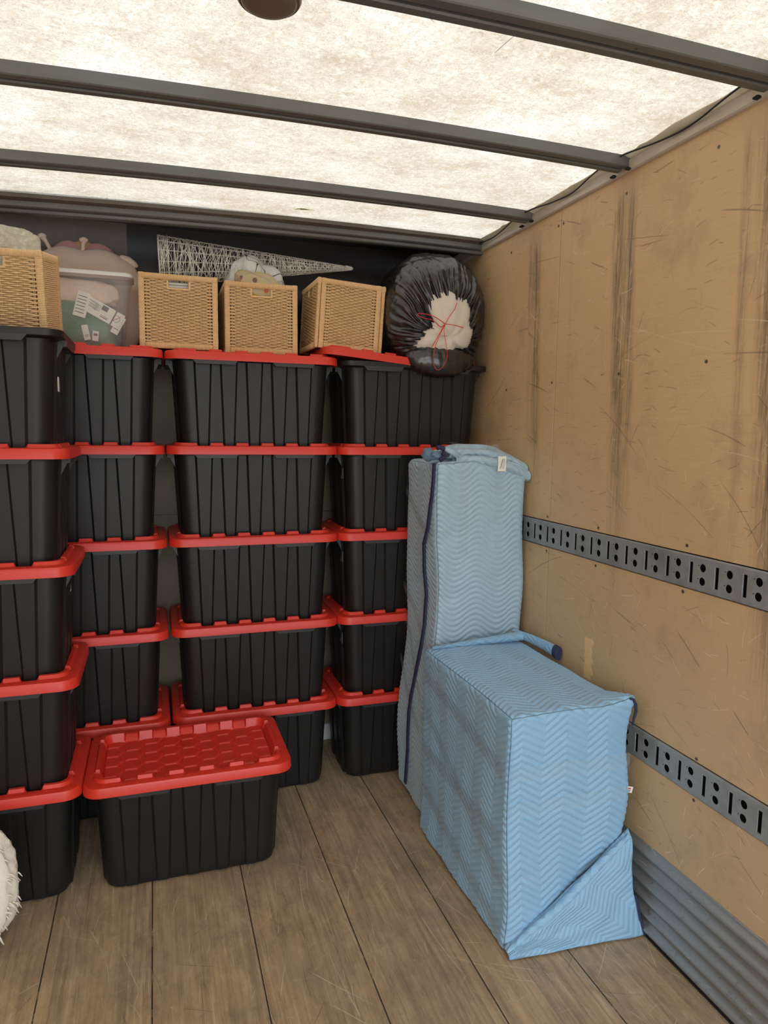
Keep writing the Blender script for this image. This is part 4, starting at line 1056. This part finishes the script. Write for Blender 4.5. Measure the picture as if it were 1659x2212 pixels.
# refine points
fine_pts = []
for i in range(len(pts)-1):
    for k in range(5): fine_pts.append(Vector(pts[i]).lerp(Vector(pts[i+1]), k/5)+Vector((0, .002*noise.noise(Vector((i+k/5, 3, 1))*1.7), 0)))
fine_pts.append(Vector(pts[-1]))
strip(fine_pts, .0125, .006).build('binding', M['navy'], et, smooth='auto')['label'] = 'navy binding strip running down the left side'
# gathered folds over the top
def foldf(x0, y0, z0, x1, y1, z1, r0, r1, wob, seed_):
    def f(s_, t_):
        a = t_*2*PI; q = Vector((x0, y0, z0)).lerp(Vector((x1, y1, z1)), s_); rr = r0+(r1-r0)*s_; rr *= 1+.25*noise.noise(Vector((s_*4, seed_, 0)))
        q.z += wob*math.sin(s_*PI); q.y += .01*math.sin(s_*5+seed_)
        q += Vector((0, math.cos(a)*rr*1.5, math.sin(a)*rr)); return T3(*q)
    return f
for i, a in enumerate([(1.13, 2.60, 1.522, 1.475, 2.60, 1.462, .016, .026, .030), (1.14, 2.66, 1.530, 1.475, 2.68, 1.480, .020, .028, .034), (1.15, 2.565, 1.505, 1.475, 2.555, 1.435, .014, .024, .020), (1.10, 2.76, 1.505, 1.46, 2.78, 1.490, .024, .03, .02)]):
    sheet('gathered_fold', foldf(*a, i), 50, 18, .38, .14, M['quilt_tall'], et, 0)
# twisted knot of blanket corner
kd = Vector((1.27, 2.71, 0))
lump('knotted_corner', onp(925, 982, 2.60)-kd, (.024, .026, .026), M['quilt_back'], .35, 2.2, 40, et, 2)['label'] = 'slate blue twisted blanket corner'
lump('knotted_corner', onp(944, 985, 2.585)-kd, (.030, .028, .018), M['quilt_back'], .35, 2.2, 40, et, 7)['label'] = 'slate blue twisted blanket corner'
b = MB(); b.tube([onp(*q_, 2.57)-kd for q_ in ((944, 968), (950, 966), (958, 969), (961, 975))], .0095, 8); b.build('binding', M['navy'], et, smooth=True)
b = MB(); b.tube([onp(*q_, 2.555)-kd for q_ in ((950, 994), (957, 990), (962, 984), (956, 978))], .010, 8); b.build('binding', M['navy'], et, smooth=True)
b = MB(); b.tube([onp(*q_, 2.56)-kd for q_ in ((962, 970), (975, 976), (990, 985))], [.008, .011, .012], 10); b.build('gathered_fold', M['quilt_tall'], et, smooth=True)
# tape
ot = (1.27, 2.71, 0)
for ya, za, yb, zb in ((2.89, 1.36, 2.56, 1.17), (2.89, .93, 2.56, .68), (2.89, .60, 2.60, .36), (2.89, .80, 2.60, .50)):
    tape_left('tape_band', TL[0], ya, za, yb, zb, .038, et, ot, M['tape'], za+4, dfn=def_tall)['label'] = 'clear grey packing tape band'
for xa, xb in ((1.155, 1.195), (1.315, 1.352)):
    V = []; path = [(2.524, 1.12), (2.524, 1.25), (2.520, 1.36), (2.520, 1.44), (2.524, 1.488), (2.545, 1.535), (2.60, 1.562), (2.66, 1.572), (2.72, 1.565)]
    for y, z in path:
        for x in (xa, (xa+xb)/2, xb): V.append((x-1.27+.002*noise.noise(Vector((x*20, z*20, 0))), y-2.71, z))
    grid_mesh('tape_band', V, 3, len(path), M['wrap'], et)
b = MB(); b.box((-.018, -.0006, -.030), (.018, .0006, .030)); 
for k in range(5): b.tube([(-.012+.005*k, -.001, -.020), (-.006+.004*k, -.001, .010*((k % 3)-1)), (.0+.003*k, -.001, .020)], .0005, 4, 1)
o = b.build('paper_tag', [M['paper'], M['ink']], et); o.location = T3(1.335, 2.517, 1.487); o['label'] = 'white scribbled tag under the tape'
V = [tuple(onp(*q_, 2.62)-kd) for q_ in ((1020, 975), (1045, 965), (1068, 960), (1024, 980), (1048, 975), (1078, 958), (1030, 985), (1052, 985), (1075, 980))]
grid_mesh('tape_band', V, 3, 3, M['tape'], et)

# ================================================================ cream cushion at the left edge
e = empty('fringed_cushion', (-.612, 2.22, .0), 'cream woven cushion with ragged yarn fringe, cut by the left edge of the photo', 'cushion')
o = lump('cover', (0, 0, .225), (.185, .070, .215), M['fringe'], .10, 2.2, 90, e, 5, 0, .85, .03)
mb = MB(); rnd = random.Random(9)
for k in range(230):
    a = rnd.uniform(-PI, PI); y = rnd.uniform(-.045, .045)
    rx = .186*math.cos(a)*(1-.1*abs(y)/.05); rz = .225+.215*math.sin(a)
    if rz < .03: rz = .03
    p0 = Vector((rx*.93, y, .225+(rz-.225)*.93)); out = Vector((math.cos(a), rnd.uniform(-.5, .3), math.sin(a)-.35)).normalized(); ln = rnd.uniform(.015, .042)
    p1 = p0+out*ln*.6+Vector((rnd.uniform(-.006, .006), 0, 0)); p2 = p1+Vector((out.x*.4, out.y*.3, out.z*.4-.4))*ln*.7
    p1.z = max(.006, p1.z); p2.z = max(.005, p2.z); mb.tube([p0, p1, p2], [.0028, .0023, .0012], 5)
mb.build('yarn_fringe', M['fringe'], e, smooth=True)['kind'] = 'stuff'
